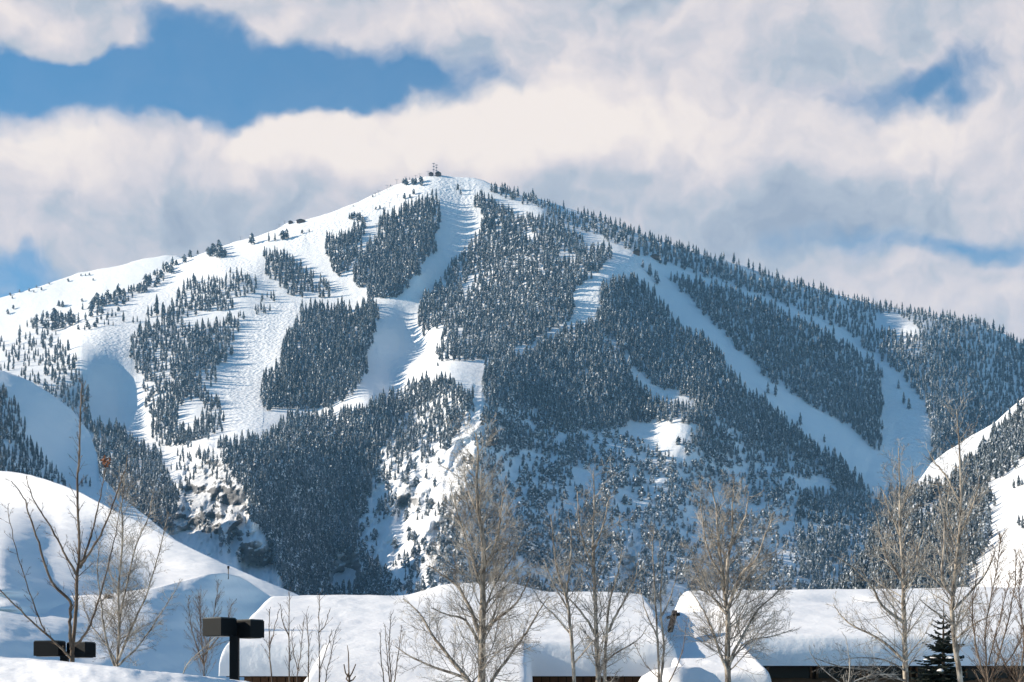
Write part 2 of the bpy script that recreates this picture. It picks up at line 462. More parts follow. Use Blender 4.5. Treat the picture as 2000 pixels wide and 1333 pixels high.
MAIN_CREST = [(-160, 690), (0, 655), (40, 640), (90, 618), (130, 605), (200, 585), (260, 560), (300, 535), (345, 506), (380, 500), (400, 494), (440, 478), (500, 462), (540, 448),
    (562, 435), (592, 431), (640, 418), (700, 395), (762, 366), (800, 352), (830, 345), (858, 343), (880, 345), (925, 347), (945, 352), (960, 360), (1010, 380), (1080, 396), (1170, 428), (1260, 462),
    (1352, 492), (1440, 516), (1512, 540), (1580, 560), (1652, 580), (1716, 596), (1792, 612), (1840, 620), (1900, 628), (1960, 652), (2000, 676), (2160, 760)]
def Y0(v): return 2000 + (1160 - v) * 2.09
MP = [(760,370,60),(640,418,140),(560,436,200),(440,478,290),(345,505,360),(250,560,330),(120,610,330),(0,655,380),(-150,690,430),
    (850,345,0),(930,348,0),(700,450,75),(600,480,135),(500,505,170),(430,500,230),(640,560,120),(580,560,140),(500,560,130),(400,560,190),(330,600,190),(230,610,220),(130,650,250),
    (780,480,45),(845,430,-5),(895,390,10),(905,460,38),(955,450,0),(1000,450,-20),(1000,560,-30),(865,540,78),(820,530,10),(900,560,60),(845,600,90),
    (1060,420,-40),(1190,480,-60),(1240,495,-60),(1100,395,90),(1250,445,150),(1400,490,260),(1600,560,420),(1800,620,560),(2000,680,700),(2150,760,900),
    (1240,560,-40),(1400,600,110),(1600,650,280),(1800,720,410),(2000,780,590),
    (1172,560,-115),(1140,600,-85),(1110,640,-70),(1010,690,-80),(940,703,-90),(850,715,-80),(730,778,-55),(1000,620,-35),(910,640,0),
    (842,700,52),(800,700,112),(730,640,40),(715,740,50),(850,640,30),(800,620,98),(700,590,90),(755,770,72),
    (935,800,-110),(920,900,-130),(880,1000,-150),(850,1100,-160),(800,850,-50),(725,930,50),(700,1000,70),(600,900,-90),(460,900,-220),(440,960,-230),(500,1050,-180),(550,1120,-120),(650,1120,60),(560,1000,-110),
    (560,700,60),(630,700,55),(520,780,50),(450,700,80),(350,700,80),(270,720,110),(620,810,20),(430,820,0),
    (150,680,60),(130,760,20),(200,740,80),(260,800,150),(265,850,130),(305,800,90),(350,780,60),(320,900,20),(400,880,-90),(390,940,-130),(250,930,-20),(200,980,-20),(100,850,0),(0,760,0),(0,900,-60),
    (1000,900,-55),(1100,900,20),(1200,900,50),(1400,950,180),(1600,1000,310),(1800,1000,440),(1000,1100,-110),(1200,1100,30),(1500,1100,220),(1800,1100,390),
    (1050,770,-40),(1200,740,-20),(1250,830,80),(1330,828,30),(1300,760,40),(1500,850,200),(1650,850,310),(1500,700,170),(1732,800,385),(1815,815,392),(2050,1000,600),
    (1712,622,520),(1800,642,455),(0,1300,-100),(1000,1300,-100),(2000,1300,480),(-150,1300,-100),(2150,1300,560)]
CRAGS = [[(325,985),(400,880),(440,895),(470,945),(485,1010),(470,1040),(540,1080),(550,1130),(470,1100),(380,1050),(300,1020)],
         [(640,1120),(660,1085),(700,1075),(735,1100),(740,1160),(640,1160)],
         [(830,1050),(905,1000),(910,1040),(890,1090),(830,1120)],[(765,960),(825,960),(820,995),(765,990)],
         [(1210,1110),(1240,1040),(1260,1060),(1230,1130)]]
crag_f = soft_poly(CRAGS, 14)
mogul_polys = [[(430,760),(470,680),(500,600),(600,590),(560,680),(520,740),(510,860),(440,840)],[(380,505),(500,510),(520,560),(420,540),(330,590),(230,640),(140,650),(260,600),(350,550)],
    [(150,640),(280,640),(255,700),(140,665)],[(560,450),(720,400),(860,350),(930,350),(930,430),(860,410),(740,420),(640,470),(540,500)],[(1080,640),(1250,490),(1230,560),(1170,620)],
    [(1725,720),(1820,790),(1820,880),(1725,870)],[(0,725),(80,750),(160,830),(190,900),(120,800),(40,745)]]
mogul_f = soft_poly(mogul_polys, 10)
broken_f = soft_poly([[(700,950),(760,860),(830,790),(945,770),(960,900),(1010,1180),(640,1180),(650,1090)],[(1180,1180),(1200,1050),(1260,1030),(1280,1180)],[(310,900),(400,860),(480,930),(560,1130),(300,1040)]], 24)
CLIFFS = [(320, 438, 998, 1040), (352, 440, 950, 966), (395, 480, 900, 916), (428, 492, 948, 985), (462, 545, 1058, 1106), (440, 480, 1018, 1044), (640, 706, 1078, 1118), (838, 905, 1006, 1030), (770, 820, 968, 984), (700, 745, 1128, 1150), (1206, 1250, 1085, 1112)]
def main_bump(u, v):
    c = crag_f(u, v)
    r = np.abs(fbm(u / 60.0, v / 26.0, 301, 5, 0.55)) * 2 - 0.5
    low = np.clip((v - 760) / 200.0, 0, 1) * np.clip((u - 700) / 100.0, 0, 1)        # the lower face is gullied
    uc = np.interp(v, [690, 720, 800, 900, 1000, 1100, 1200], [950, 946, 940, 926, 888, 852, 830]) + 6 * fbm(v / 30.0, v * 0, 333, 3)
    crest = -np.maximum(0, 1 - np.abs(u - uc) / 80.0) * 66 * np.clip((v - 700) / 90.0, 0, 1)
    uk = np.interp(v, [860, 900, 960, 1040, 1120], [400, 440, 470, 500, 548])
    crest = crest - np.maximum(0, 1 - np.abs(u - uk) / 60.0) * 40 * np.clip((v - 850) / 60.0, 0, 1) * np.clip((1180 - v) / 60.0, 0, 1)
    broken = broken_f(u, v)
    for a0, a1, v0, v1 in CLIFFS:        # steep rock steps
        w = np.clip((u - a0) / 14.0, 0, 1) * np.clip((a1 - u) / 14.0, 0, 1); w = w * w * (3 - 2 * w)
        vv = v + 9 * fbm(u / 17.0, v / 60.0, 351, 3)
        crest = crest + w * (np.clip(vv - v0, 0, v1 - v0) * 2.05 - np.clip((vv - v1) / 90.0, 0, 1) * (v1 - v0) * 2.05)
    rib = 1 - np.abs(fbm(u / 40.0 + v / 120.0, v / 55.0, 341, 5, 0.6)) * 2.6
    return c * (9 * r + 4 * fbm(u / 14.0, v / 8.0, 305, 3)) + low * 15 * fbm(u / 55.0 + v / 130.0, v / 110.0, 311, 4) + crest - broken * 24 * rib
main = Sheet(MAIN_CREST, MP, Y0, 1440, [(120, 190, 11, 0), (34, 60, 2.6, 7)], -160, 2160, 2.6, 430, 5, 2e-4, bump_fn=main_bump)
brush_f = soft_poly([[(700,880),(930,780),(1250,860),(1600,900),(1850,950),(1850,1180),(560,1180)]], 30)
mo = main.build('mountain', M_MOUNT, {'rock': crag_f, 'mogul': mogul_f, 'brush': brush_f})
tag(mo, 'snow covered ski mountain with pale runs cut between dark forest', kind='structure')

far = Sheet([(-160, 640), (0, 582), (60, 565), (160, 532), (220, 522), (280, 506), (325, 499), (345, 500), (400, 520), (470, 560)],
    [(0,582,150),(160,532,60),(340,500,-60),(0,680,120),(340,680,-80),(160,600,20),(470,560,-60),(-150,650,260)], lambda v: 4300 + (580 - v) * 2.2, 760,
    [(120, 120, 14, 0)], -160, 470, 4, 70, 23)
zero = lambda u, v: np.zeros(u.shape)
fo = far.build('mountain_ridge', M_MOUNT, {'rock': zero, 'mogul': zero, 'brush': zero})
tag(fo, 'smooth bright snow ridge behind the left shoulder of the mountain', kind='structure')

spur = Sheet([(-160, 700), (0, 722), (60, 745), (100, 770), (140, 800), (175, 845), (190, 890), (192, 925), (230, 965), (300, 1020), (400, 1100)],
    [(0,722,-110),(100,770,-10),(175,845,110),(190,900,130),(60,850,-20),(0,900,-90),(120,920,80),(-150,800,-150),(300,1040,110),(150,1000,60),(0,1000,-50)], lambda v: 1650 + (950 - v) * 2.0, 1240,
    [(90, 90, 6, 0)], -160, 400, 3.5, 120, 31)
so = spur.build('mountain_spur', M_MOUNT, {'rock': zero, 'mogul': mogul_f, 'brush': zero})
tag(so, 'shaded snow spur with a curved bright edge at the far left', kind='structure')

east = Sheet([(1560, 1230), (1640, 1150), (1700, 1075), (1760, 985), (1818, 906), (1850, 882), (1900, 850), (1945, 824), (2000, 775), (2160, 660)],
    [(1640,1150,120),(1820,906,60),(1945,824,0),(2000,780,-40),(2150,680,-140),(1900,1000,0),(1930,935,-20),(2000,890,-90),(1885,1140,20),(2000,1140,-110),(1700,1150,110),(2150,1100,-240),(1900,1300,0),(1600,1300,150)],
    lambda v: 900 + (1160 - v) * 1.75, 1400, [(110, 90, 7, 0), (30, 30, 1.0, 3)], 1560, 2160, 3.2, 190, 41)
eo = east.build('hillside', M_MOUNT, {'rock': zero, 'mogul': zero, 'brush': zero})
tag(eo, 'bright snowy hillside rising at the right edge', kind='structure')

def hill_bump(u, v):
    return 7 * fbm(u / 170.0 - v / 90.0, v / 30.0, 411, 3) * np.clip((v - np.interp(u, [0, 600], [940, 1180])) / 60, 0, 1)
hill = Sheet([(-200, 915), (-60, 914), (0, 919), (60, 928), (110, 943), (160, 963), (220, 995), (280, 1023), (330, 1049), (400, 1084), (450, 1106), (520, 1136), (590, 1166), (680, 1190), (760, 1230)],
    [(-200,915,600),(-60,914,540),(0,919,515),(100,940,470),(220,996,415),(330,1049,385),(450,1106,352),(590,1166,322),(760,1230,300),
     (-100,1000,440),(0,1000,428),(120,1010,412),(100,1040,385),(200,1060,380),(300,1100,350),(420,1130,325),
     (0,1080,218),(150,1100,282),(280,1130,322),(0,1165,152),(200,1165,226),(400,1165,298),(500,1165,305),(-100,1165,180),(0,1300,130),(400,1300,200),(700,1300,240),(-200,1300,100)],
    lambda v: v * 0, 1400, [(200, 110, 5, 0), (60, 40, 1.0, 3)], -200, 760, 3.2, 190, 61, 1e-3, back=(8, 30, 90, 200), bump_fn=hill_bump)
ho = hill.build('hill', M_HILL)
tag(ho, 'smooth rolling white hill behind the bare trees on the left', kind='structure')
knoll = Sheet([(-200, 1172), (0, 1166), (120, 1165), (220, 1160), (300, 1148), (360, 1134), (400, 1123), (440, 1119), (470, 1128), (500, 1146), (530, 1166), (580, 1200), (680, 1260)],
    [(-200,1172,175),(0,1166,180),(220,1160,190),(360,1134,205),(440,1119,212),(470,1128,222),(530,1166,228),(680,1260,215),
     (-200,1200,100),(0,1200,132),(200,1200,172),(400,1165,203),(400,1220,196),(500,1200,222),(0,1240,98),(200,1260,132),(400,1290,166),(560,1290,196),(-200,1300,60),(0,1330,66),(300,1330,116),(600,1330,172)],
    lambda v: v * 0, 1420, [(160, 60, 4.5, 0), (50, 30, 0.9, 3)], -200, 680, 3.2, 110, 67, 1e-3, back=(3, 12, 40, 80))
tag(knoll.build('knoll', M_HILL), 'blue shaded knoll with a thin sunlit lip below the white hill', kind='structure')

# valley floor reaching the horizon
MBg = MB(); g0 = -1.7
xs = [-12000, -3000, -800, -200, -60, 60, 200, 800, 3000, 12000]; ys = [-400, 0, 30, 60, 150, 400, 1200, 3000, 7000, 14000]
gv = [(x, y, g0) for y in ys for x in xs]; gf = [(j * 10 + i, j * 10 + i + 1, j * 10 + i + 11, j * 10 + i + 10) for j in range(9) for i in range(9)]
tag(mesh_obj('ground', gv, gf, M_SNOW, smooth=True), kind='structure')
# ------------------------------------------------------------------ conifers
def conifer(name, rad, tiers, pts, seed, snow_p, ragged=0.35, base=0.10, power=0.85, topr=0.02):
    r = random.Random(seed); v = []; f = []; mi = []
    # trunk
    for z, q in ((-0.06, 0.022), (base + 0.05, 0.018)):
        for k in range(4):
            a = k * math.pi / 2; v.append((q * math.cos(a), q * math.sin(a), z))
    for k in range(4): f.append((k, (k + 1) % 4, 4 + (k + 1) % 4, 4 + k)); mi.append(2)
    for t in range(tiers):
        g0 = t / tiers
        zb = base + (1 - base) * g0 * 0.93; zt = min(1.0, zb + (1 - base) / tiers * 2.1)
        R0 = rad * (1 - g0) ** power + topr
        if t == 0: R0 *= 0.75
        c = len(v); lean = (r.uniform(-.012, .012), r.uniform(-.012, .012))
        v.append((lean[0], lean[1], zt))
        n = pts * 2
        ph = r.uniform(0, 6.28)
        for k in range(n):
            a = ph + 2 * math.pi * k / n
            q = R0 * ((1.0 if k % 2 == 0 else 0.52) + r.uniform(-ragged, ragged) * 0.8)
            z = zb + (0.0 if k % 2 == 0 else 0.045) + r.uniform(-0.03, 0.02)
            v.append((q * math.cos(a), q * math.sin(a), z))
        for k in range(n):
            f.append((c, c + 1 + k, c + 1 + (k + 1) % n)); mi.append(0)
            # snow lying on some of the boughs, a slightly raised pad
            if r.random() < snow_p:
                A = np.array(v[c]); B = np.array(v[c + 1 + k]); C_ = np.array(v[c + 1 + (k + 1) % n])
                s0 = r.uniform(0.25, 0.5); s1 = r.uniform(0.75, 1.0); up = np.array([0, 0, 0.012])
                i = len(v)
                v.extend([tuple(A + (B - A) * s0 + up), tuple(A + (B - A) * s1 + up), tuple(A + (C_ - A) * s1 + up), tuple(A + (C_ - A) * s0 + up)])
                f.append((i, i + 1, i + 2, i + 3)); mi.append(1)
    return mesh_obj(name, v, f, [M_NEEDLE, M_TREESNOW, M_TRUNK], mi=mi, link=False)
PROTO = []
for k in range(3): PROTO.append(conifer('a_fir_%d' % k, 0.155, 8, 4, 10 + k, 0.06, 0.40))          # 0-2 narrow spruce and fir
for k in range(3): PROTO.append(conifer('b_fir_%d' % k, 0.20, 7, 4, 20 + k, 0.15, 0.42))           # 3-5 broader, snow laden
for k in range(2): PROTO.append(conifer('c_pine_%d' % k, 0.30, 5, 4, 30 + k, 0.20, 0.45, 0.16, 0.45, 0.06))   # 6-7 rounded pine
for k in range(2): PROTO.append(conifer('d_pine_%d' % k, 0.36, 4, 4, 40 + k, 0.34, 0.5, 0.05, 0.5, 0.05))   # 8-9 low, snow heaped
pc = bpy.data.collections.new('conifer_forms')
for i, o in enumerate(PROTO):
    pc.objects.link(o)
NARROW, MIX, PINE, LOW = (0, 1, 2, 0, 1, 2, 3), (0, 1, 3, 4, 5, 2), (6, 7, 4), (8, 9, 6, 5, 3)

# stands of forest: (surface, outline in the photograph, cell in photo px, keep, height range m, forms)
ST = []
def stand(sheet, poly, cell, keep, hr, forms, where): ST.append((sheet, poly, cell, keep, hr, forms, where))
HOL = []      # snow openings inside the stands
def opening(sheet, poly): HOL.append((sheet, poly))
# left shoulder
stand(main, [(250,685),(262,650),(273,636),(315,625),(315,604),(343,573),(371,545),(420,541),(448,524),(490,535),(504,545),(500,570),(470,580),(455,615),(480,611),(466,650),(452,685),(430,720),(403,766),
    (437,787),(441,833),(410,850),(350,862),(311,871),(294,840),(294,798),(280,766),(266,721)], 7.6, .84, (14, 27), MIX, 'on the left shoulder of the mountain')
opening(main, [(350,618),(455,600),(440,625),(360,640)]); opening(main, [(350,790),(385,770),(400,800),(370,840),(345,835)])
opening(main, [(445,575),(500,572),(490,600),(455,605)])
stand(main, [(500,568),(545,572),(543,590),(512,592)], 8, .75, (14, 22), NARROW, 'on the left shoulder of the mountain')
stand(main, [(500,594),(528,596),(526,611),(502,610)], 7, .7, (14, 20), NARROW, 'on the left shoulder of the mountain')
stand(main, [(518,496),(553,486),(574,507),(595,524),(616,535),(644,562),(640,578),(620,573),(595,559),(591,580),(560,563),(518,538)], 8.2, .88, (20, 30), NARROW, 'beside the upper left bowl')
stand(main, [(638,468),(680,447),(712,433),(712,465),(698,496),(684,517),(668,538),(652,524),(640,496)], 8.2, .92, (22, 33), NARROW, 'in the small grove below the summit')
stand(main, [(743,422),(768,412),(796,394),(824,391),(852,382),(859,405),(859,447),(852,482),(827,510),(796,552),(771,583),(740,583),(705,559),(691,541),(694,517),(715,482),(740,454)], 8.0, .95, (24, 36), NARROW, 'in the tall grove below the summit')
stand(main, [(574,636),(590,600),(705,594),(733,578),(738,615),(729,643),(722,678),(715,720),(687,765),(620,796),(560,798),(515,790),(508,760),(520,730),(546,713),(560,660)], 8.0, .96, (24, 36), NARROW, 'in the oval grove between two ski runs')
stand(main, [(924,385),(947,380),(971,402),(989,402),(1020,416),(1055,422),(1097,442),(1139,458),(1143,475),(1192,482),(1192,500),(1174,517),(1146,542),(1118,570),(1118,601),(1118,615),(1090,636),(1052,654),(1027,671),
    (1003,678),(985,692),(943,699),(908,696),(880,703),(849,703),(852,678),(870,654),(828,654),(819,615),(820,573),(845,559),(870,542),(877,517),(898,496),(929,468),(940,440),(940,405)], 8.0, .90, (20, 31), MIX, 'in the broad forest under the summit')
opening(main, [(1088,492),(1120,486),(1116,508),(1092,512)]); opening(main, [(1015,450),(1050,448),(1046,466),(1020,466)]); opening(main, [(905,560),(935,520),(925,570)])
opening(main, [(1000,400),(1030,396),(1020,415)]); opening(main, [(830,640),(865,636),(862,652),(832,655)])
opening(main, [(1040,520),(1060,516),(1056,530)])
stand(main, [(943,775),(947,705),(1010,692),(1070,660),(1118,634),(1165,627),(1175,655),(1200,680),(1228,705),(1235,740),(1270,775),(1330,790),(1395,790),(1400,840),(1300,818),(1225,815),(1200,840),(1100,830),(1050,795),(1000,780),(960,795)], 8.0, .92, (20, 32), MIX, 'in the forest under the middle spur')
stand(main, [(1174,559),(1200,548),(1224,540),(1240,545),(1280,572),(1296,592),(1320,624),(1340,640),(1372,656),(1408,688),(1424,716),(1444,732),(1456,760),(1480,772),(1500,790),(1540,820),(1580,862),(1630,885),(1690,945),(1640,950),(1600,900),
    (1520,870),(1460,845),(1400,805),(1350,772),(1290,750),(1250,720),(1225,690),(1200,660),(1175,650),(1168,610)], 8.0, .92, (20, 32), MIX, 'left of the long curved ski run')
stand(main, [(1250,512),(1300,532),(1380,548),(1440,567),(1500,592),(1552,617),(1600,642),(1650,672),(1700,702),(1724,732),(1722,880),(1692,853),(1660,828),(1584,783),(1512,743),(1480,713),(1448,678),(1416,646),(1388,618),(1360,588),(1320,568),(1262,530)], 7.8, .93, (16, 30), MIX, 'right of the long curved ski run')
opening(main, [(1262,515),(1300,528),(1350,585),(1300,560)])
stand(main, [(955,357),(1010,372),(1080,388),(1170,420),(1250,448),(1352,480),(1440,502),(1512,526),(1580,546),(1652,566),(1716,582),(1792,598),(1840,606),(1900,614),(1960,638),(2000,662),(2060,690),(2060,800),(1990,790),(1940,835),(1890,872),(1840,895),(1822,900),(1822,840),
    (1812,790),(1770,735),(1730,705),(1680,670),(1650,640),(1560,600),(1504,578),(1440,555),(1392,540),(1320,515),(1260,492),(1240,486),(1190,466),(1100,434),(1040,402),(960,377)], 8.0, .94, (15, 29), MIX, 'on the long right ridge')
opening(main, [(1025,374),(1070,386),(1142,416),(1135,420),(1070,394)]); opening(main, [(1403,505),(1450,515),(1515,548),(1490,548),(1430,522)])
opening(main, [(1705,612),(1735,602),(1770,618),(1800,640),(1780,656),(1745,650),(1715,640)]); opening(main, [(1610,582),(1660,585),(1650,600)])
# the ridge line trees at the left
stand(main, [(40,645),(42,612),(80,600),(120,612),(160,595),(210,575),(260,560),(290,535),(335,505),(348,512),(322,542),(280,572),(230,594),(170,622),(120,642),(80,645)], 8.0, .8, (13, 26), (6, 7, 3, 4, 0), 'along the left ridge crest')
stand(main, [(130,645),(170,628),(235,600),(240,610),(170,640)], 8, .7, (10, 18), PINE, 'along the left ridge crest')
stand(main, [(405,474),(437,476),(437,500),(408,500)], 8, .95, (20, 26), (6, 7), 'on the left skyline')
stand(main, [(682,424),(695,414),(712,416),(708,428),(684,434)], 7, .9, (12, 20), (6, 7, 4), 'on the bright slope left of the summit')
stand(main, [(806,356),(822,350),(838,352),(826,360),(810,362)], 6, .95, (12, 18), (6, 7), 'just under the summit')
# shaded slope at the far left
stand(main, [(0,655),(40,645),(100,640),(140,680),(160,720),(178,795),(190,850),(150,820),(90,765),(30,735),(-60,715),(-60,670)], 9, .55, (12, 28), NARROW, 'on the shaded slope at the far left')
stand(main, [(182,822),(230,832),(262,862),(312,882),(322,930),(350,960),(345,1000),(310,1040),(250,1010),(190,955),(185,900)], 8.0, .95, (16, 28), MIX, 'in the dark hollow behind the white hill')
# valley forest
stand(main, [(430,862),(520,850),(560,808),(640,803),(720,792),(745,772),(800,752),(830,742),(885,737),(888,752),(830,782),(765,812),(755,850),(735,885),(722,960),(700,1020),(690,1080),(740,1100),(745,1170),(560,1170),(548,1110),(530,1060),(490,1000),(475,940),(445,900)], 7.8, .96, (17, 29), MIX, 'in the deep valley forest')
opening(main, [(645,1120),(660,1090),(700,1078),(720,1110),(690,1150),(645,1150)])
stand(main, [(345,870),(395,850),(440,862),(445,900),(470,960),(430,935),(380,930),(345,960),(325,930)], 10, .42, (10, 20), MIX, 'on top of the rocky crag')
stand(main, [(340,960),(450,960),(485,1020),(540,1080),(545,1120),(470,1100),(400,1050)], 12, .22, (6, 14), LOW, 'on the rocky crag')
stand(main, [(770,800),(835,765),(895,748),(930,760),(900,830),(860,870),(835,900),(790,930),(745,945),(740,890)], 8.6, .72, (14, 25), MIX, 'on the lit side of the middle spur')
stand(main, [(700,960),(740,900),(800,930),(850,880),(930,790),(940,900),(960,1180),(690,1180),(700,1060)], 9.4, .48, (8, 19), LOW, 'on the lit lower face')
opening(main, [(880,870),(930,800),(938,850),(905,900),(890,960),(840,1000),(850,930)]); opening(main, [(790,960),(840,930),(820,980)])
opening(main, [(760,1000),(800,1020),(780,1060),(740,1050)]); opening(main, [(800,1020),(850,1010),(860,1060),(810,1050)])
stand(main, [(935,790),(1000,782),(1100,832),(1200,842),(1250,850),(1330,860),(1400,840),(1460,850),(1540,880),(1620,915),(1700,950),(1860,960),(1870,1180),(920,1180),(935,950)], 8.4, .58, (8, 18), LOW, 'on the shaded lower face')
stand(main, [(1300,830),(1395,800),(1440,840),(1600,905),(1700,955),(1640,960),(1500,900),(1380,880)], 8.6, .72, (12, 22), MIX, 'on the shaded lower face')
stand(main, [(1560,960),(1700,950),(1860,950),(1870,1180),(1560,1180)], 8.8, .8, (12, 24), MIX, 'in the hollow at the lower right')
stand(main, [(940,795),(1000,780),(1090,830),(1150,850),(1150,900),(1000,870),(945,860)], 8.6, .5, (12, 24), MIX, 'on the shaded lower face')
opening(main, [(1235,832),(1290,815),(1345,818),(1370,832),(1320,845),(1290,868),(1255,862)]); opening(main, [(1400,985),(1460,975),(1500,995),(1440,1005)])
opening(main, [(1010,810),(1060,830),(1030,840)]); opening(main, [(1200,880),(1290,890),(1260,900)]); opening(main, [(1540,935),(1600,930),(1640,948),(1580,955)])
opening(main, [(1560,985),(1620,1000),(1600,1015)]); opening(main, [(1215,1120),(1235,1050),(1258,1060),(1235,1125)]); opening(main, [(1130,905),(1180,960),(1160,970),(1120,930)])
# spur at far left and the right hand hillside
stand(spur, [(-80,720),(0,748),(30,785),(55,850),(90,895),(130,945),(140,1020),(-80,1000)], 9.5, .92, (10, 17), NARROW, 'on the dark spur at the far left')
stand(east, [(1560,1190),(1630,1130),(1690,1050),(1745,980),(1790,950),(1850,940),(1900,880),(1948,832),(2000,785),(2060,740),(2060,850),(2000,892),(1950,925),(1925,940),(1936,1000),(1925,1060),(1890,1120),(1880,1160)], 7.6, .95, (9, 18), MIX, 'on the right hand hillside')
opening(east, [(1780,930),(1822,908),(1945,828),(1935,855),(1905,885),(1880,905),(1850,930),(1822,950)]); opening(east, [(1770,1010),(1830,965),(1850,985),(1800,1010)])

DENS = 1.0
P_all = []   # (x,y,z,height,proto,rot,px,py,where,forced)
def add_tree(sheet, u, v, h, form, where, forced=0):
    p = sheet.pos(np.array([float(u)]), np.array([float(v)]))[0]
    P_all.append((p[0], p[1], p[2] - 0.4, h, form, random.uniform(0, 6.28), u, v, where, forced))
for sheet, poly, cell, keep, hr, forms, where in ST:
    pa = np.array(poly); u0, v0 = pa.min(0) - 5; u1, v1 = pa.max(0) + 5
    cell *= 0.86; cy = cell * 1.0
    U, V = np.meshgrid(np.arange(u0, u1, cell), np.arange(v0, v1, cy))
    U = U + (np.arange(U.shape[0])[:, None] % 2) * cell / 2
    U = U.ravel() + rng.uniform(-.5, .5, U.size) * cell; V = V.ravel() + rng.uniform(-.5, .5, V.size) * cy
    n1 = fbm(U / 40, V / 28, 700, 3); thr = keep + n1 * (0.75 if keep < .85 else 0.18)
    m = rng.random(U.size) < thr
    U, V = U[m], V[m]
    hh = 0.93 * hr[0] + (hr[1] - hr[0]) * np.clip(rng.beta(1.5, 2.0, U.size) + 0.25 * fbm(U / 60, V / 60, 720, 2), 0, 1.15)
    P = sheet.pos(U, V); hp = hh * F / P[:, 1]
    ju = 7.0 * fbm(U / 22, V / 22, 741, 3) + rng.normal(0, 1.6, U.size); jv = 5.0 * fbm(U / 18, V / 18, 743, 2)
    ok = in_poly(U + ju, V + jv - hp * 0.42, poly)
    for sh2, hpoly in HOL:
        if sh2 is sheet: ok &= ~in_poly(U + ju, V + jv - hp * 0.35, hpoly)
    ok &= V > sheet.top(U) + 1.0
    P, U, V, hh = P[ok], U[ok], V[ok], hh[ok]
    fi = rng.integers(0, len(forms), len(U)); ro = rng.uniform(0, 6.28, len(U))
    for k in range(len(U)):
        P_all.append((P[k, 0], P[k, 1], P[k, 2] - 0.4, hh[k], forms[fi[k]], ro[k], U[k], V[k], where, 0))
# trees that stand alone: base column, base row, height in photo px, form, place, surface
LONE = []
def lone(sheet, lst, where, form):
    for u, v, hpx in lst:
        y = float(sheet.Y(np.array([float(u)]), np.array([float(v)]))[0])
        add_tree(sheet, u, v, hpx * y / F, random.choice(form), where, 1)
lone(main, [(852,391,24)], 'alone above the tall grove below the summit', (1,))
lone(main, [(894,372,14),(900,381,15)], 'in the pair of trees on the snow right of the summit', (0, 6))
lone(main, [(928,406,28),(940,408,29)], 'in the pair at the top corner of the broad forest', (2,))
lone(main, [(790,390,14),(801,388,10),(808,381,13)], 'in the short row left of the summit', (6, 7))
lone(main, [(734,411,8),(742,409,9),(604,454,7),(590,457,9)], 'dotted small on the bright slope', (6, 7))
lone(main, [(492,479,25)], 'standing alone on the left skyline', (6,))
lone(main, [(525,473,21),(537,472,18)], 'thin on the left skyline', (1,)); lone(main, [(552,470,21),(560,468,22)], 'broad and round on the left skyline', (6, 7))
lone(main, [(360,514,18),(371,504,17),(386,497,9)], 'on the left crest above the shoulder', (6, 3))
lone(main, [(306,617,44),(289,621,26),(296,620,24),(241,630,24),(204,636,12),(212,636,14),(221,637,10),(260,632,16),(268,630,14),(713,447,20),(652,470,16)], 'thin and dark on the left shoulder', (0, 1))
lone(main, [(882,768,16),(880,746,10),(855,716,9),(833,730,6)], 'on the bright middle spur', (3, 6))
lone(main, [(1585,630,16),(1628,655,22),(1640,640,20),(1765,790,26),(1775,800,24),(1755,760,20)], 'on the pale strip in the right hand forest', (0, 3))
lone(main, [(1563,832,28),(1610,865,18),(1500,770,26),(1515,775,30)], 'at the edge of the long curved ski run', (0, 3))
lone(main, [(800,352,7),(760,368,5),(763,365,5),(788,360,12),(793,363,16)], 'just left of the summit', (0, 6))
lone(main, [(728,386,6),(690,404,4)], 'just left of the summit', (6,))
lone(far, [(20,578,7),(24,584,6),(38,572,7),(57,570,8),(66,572,6),(71,563,6),(81,568,8),(96,556,6),(133,551,8),(158,540,6),(167,540,6),(175,539,7),(182,549,6),(231,558,5),(284,541,5)], 'dotted tiny on the far left snow ridge', (6, 7))
lone(far, [(26,605,10),(15,615,12),(115,600,14),(122,601,14),(160,590,8)], 'low on the far left snow ridge', (6, 7))
lone(east, [(1980,955,22),(1989,951,26),(1996,949,18),(1990,1028,26),(1997,1034,30)], 'standing apart on the bright right hand slope', (3, 4))
lone(east, [(1934,982,36),(1942,990,28),(1928,1002,30)], 'at the edge of the trees on the bright right hand slope', (3, 4))
lone(spur, [(168,945,18),(176,952,22),(160,952,20)], 'at the foot of the shaded spur', (0, 3))
print('conifers', len(P_all))

# what the photo shows largest stands as trees of their own, the rest is the forest mass
def seen(t): return -20 < t[6] < 2020 and t[7] < 1165
order = sorted(range(len(P_all)), key=lambda i: (-P_all[i][9], -(P_all[i][3] / P_all[i][1]) * (1 if seen(P_all[i]) else 0)))
solo = set(order[:296])
SBOX = {}
for i in solo:
    t = P_all[i]; b = SBOX.setdefault(t[8], [9e9, -9e9, 9e9, -9e9]); b[0] = min(b[0], t[6]); b[1] = max(b[1], t[6]); b[2] = min(b[2], t[7]); b[3] = max(b[3], t[7])
TSIZE = [(14, 'low'), (19, 'middling'), (26, 'tall'), (99, 'very tall')]
FORMW = {0: 'slender dark fir', 1: 'slender dark fir', 2: 'slender dark fir', 3: 'frosted fir', 4: 'frosted fir', 5: 'frosted fir', 6: 'rounded pine', 7: 'rounded pine', 8: 'snow heaped low pine', 9: 'snow heaped low pine'}
FNAME = {0: 'fir_tree', 3: 'fir_tree', 6: 'pine_tree', 8: 'pine_tree'}
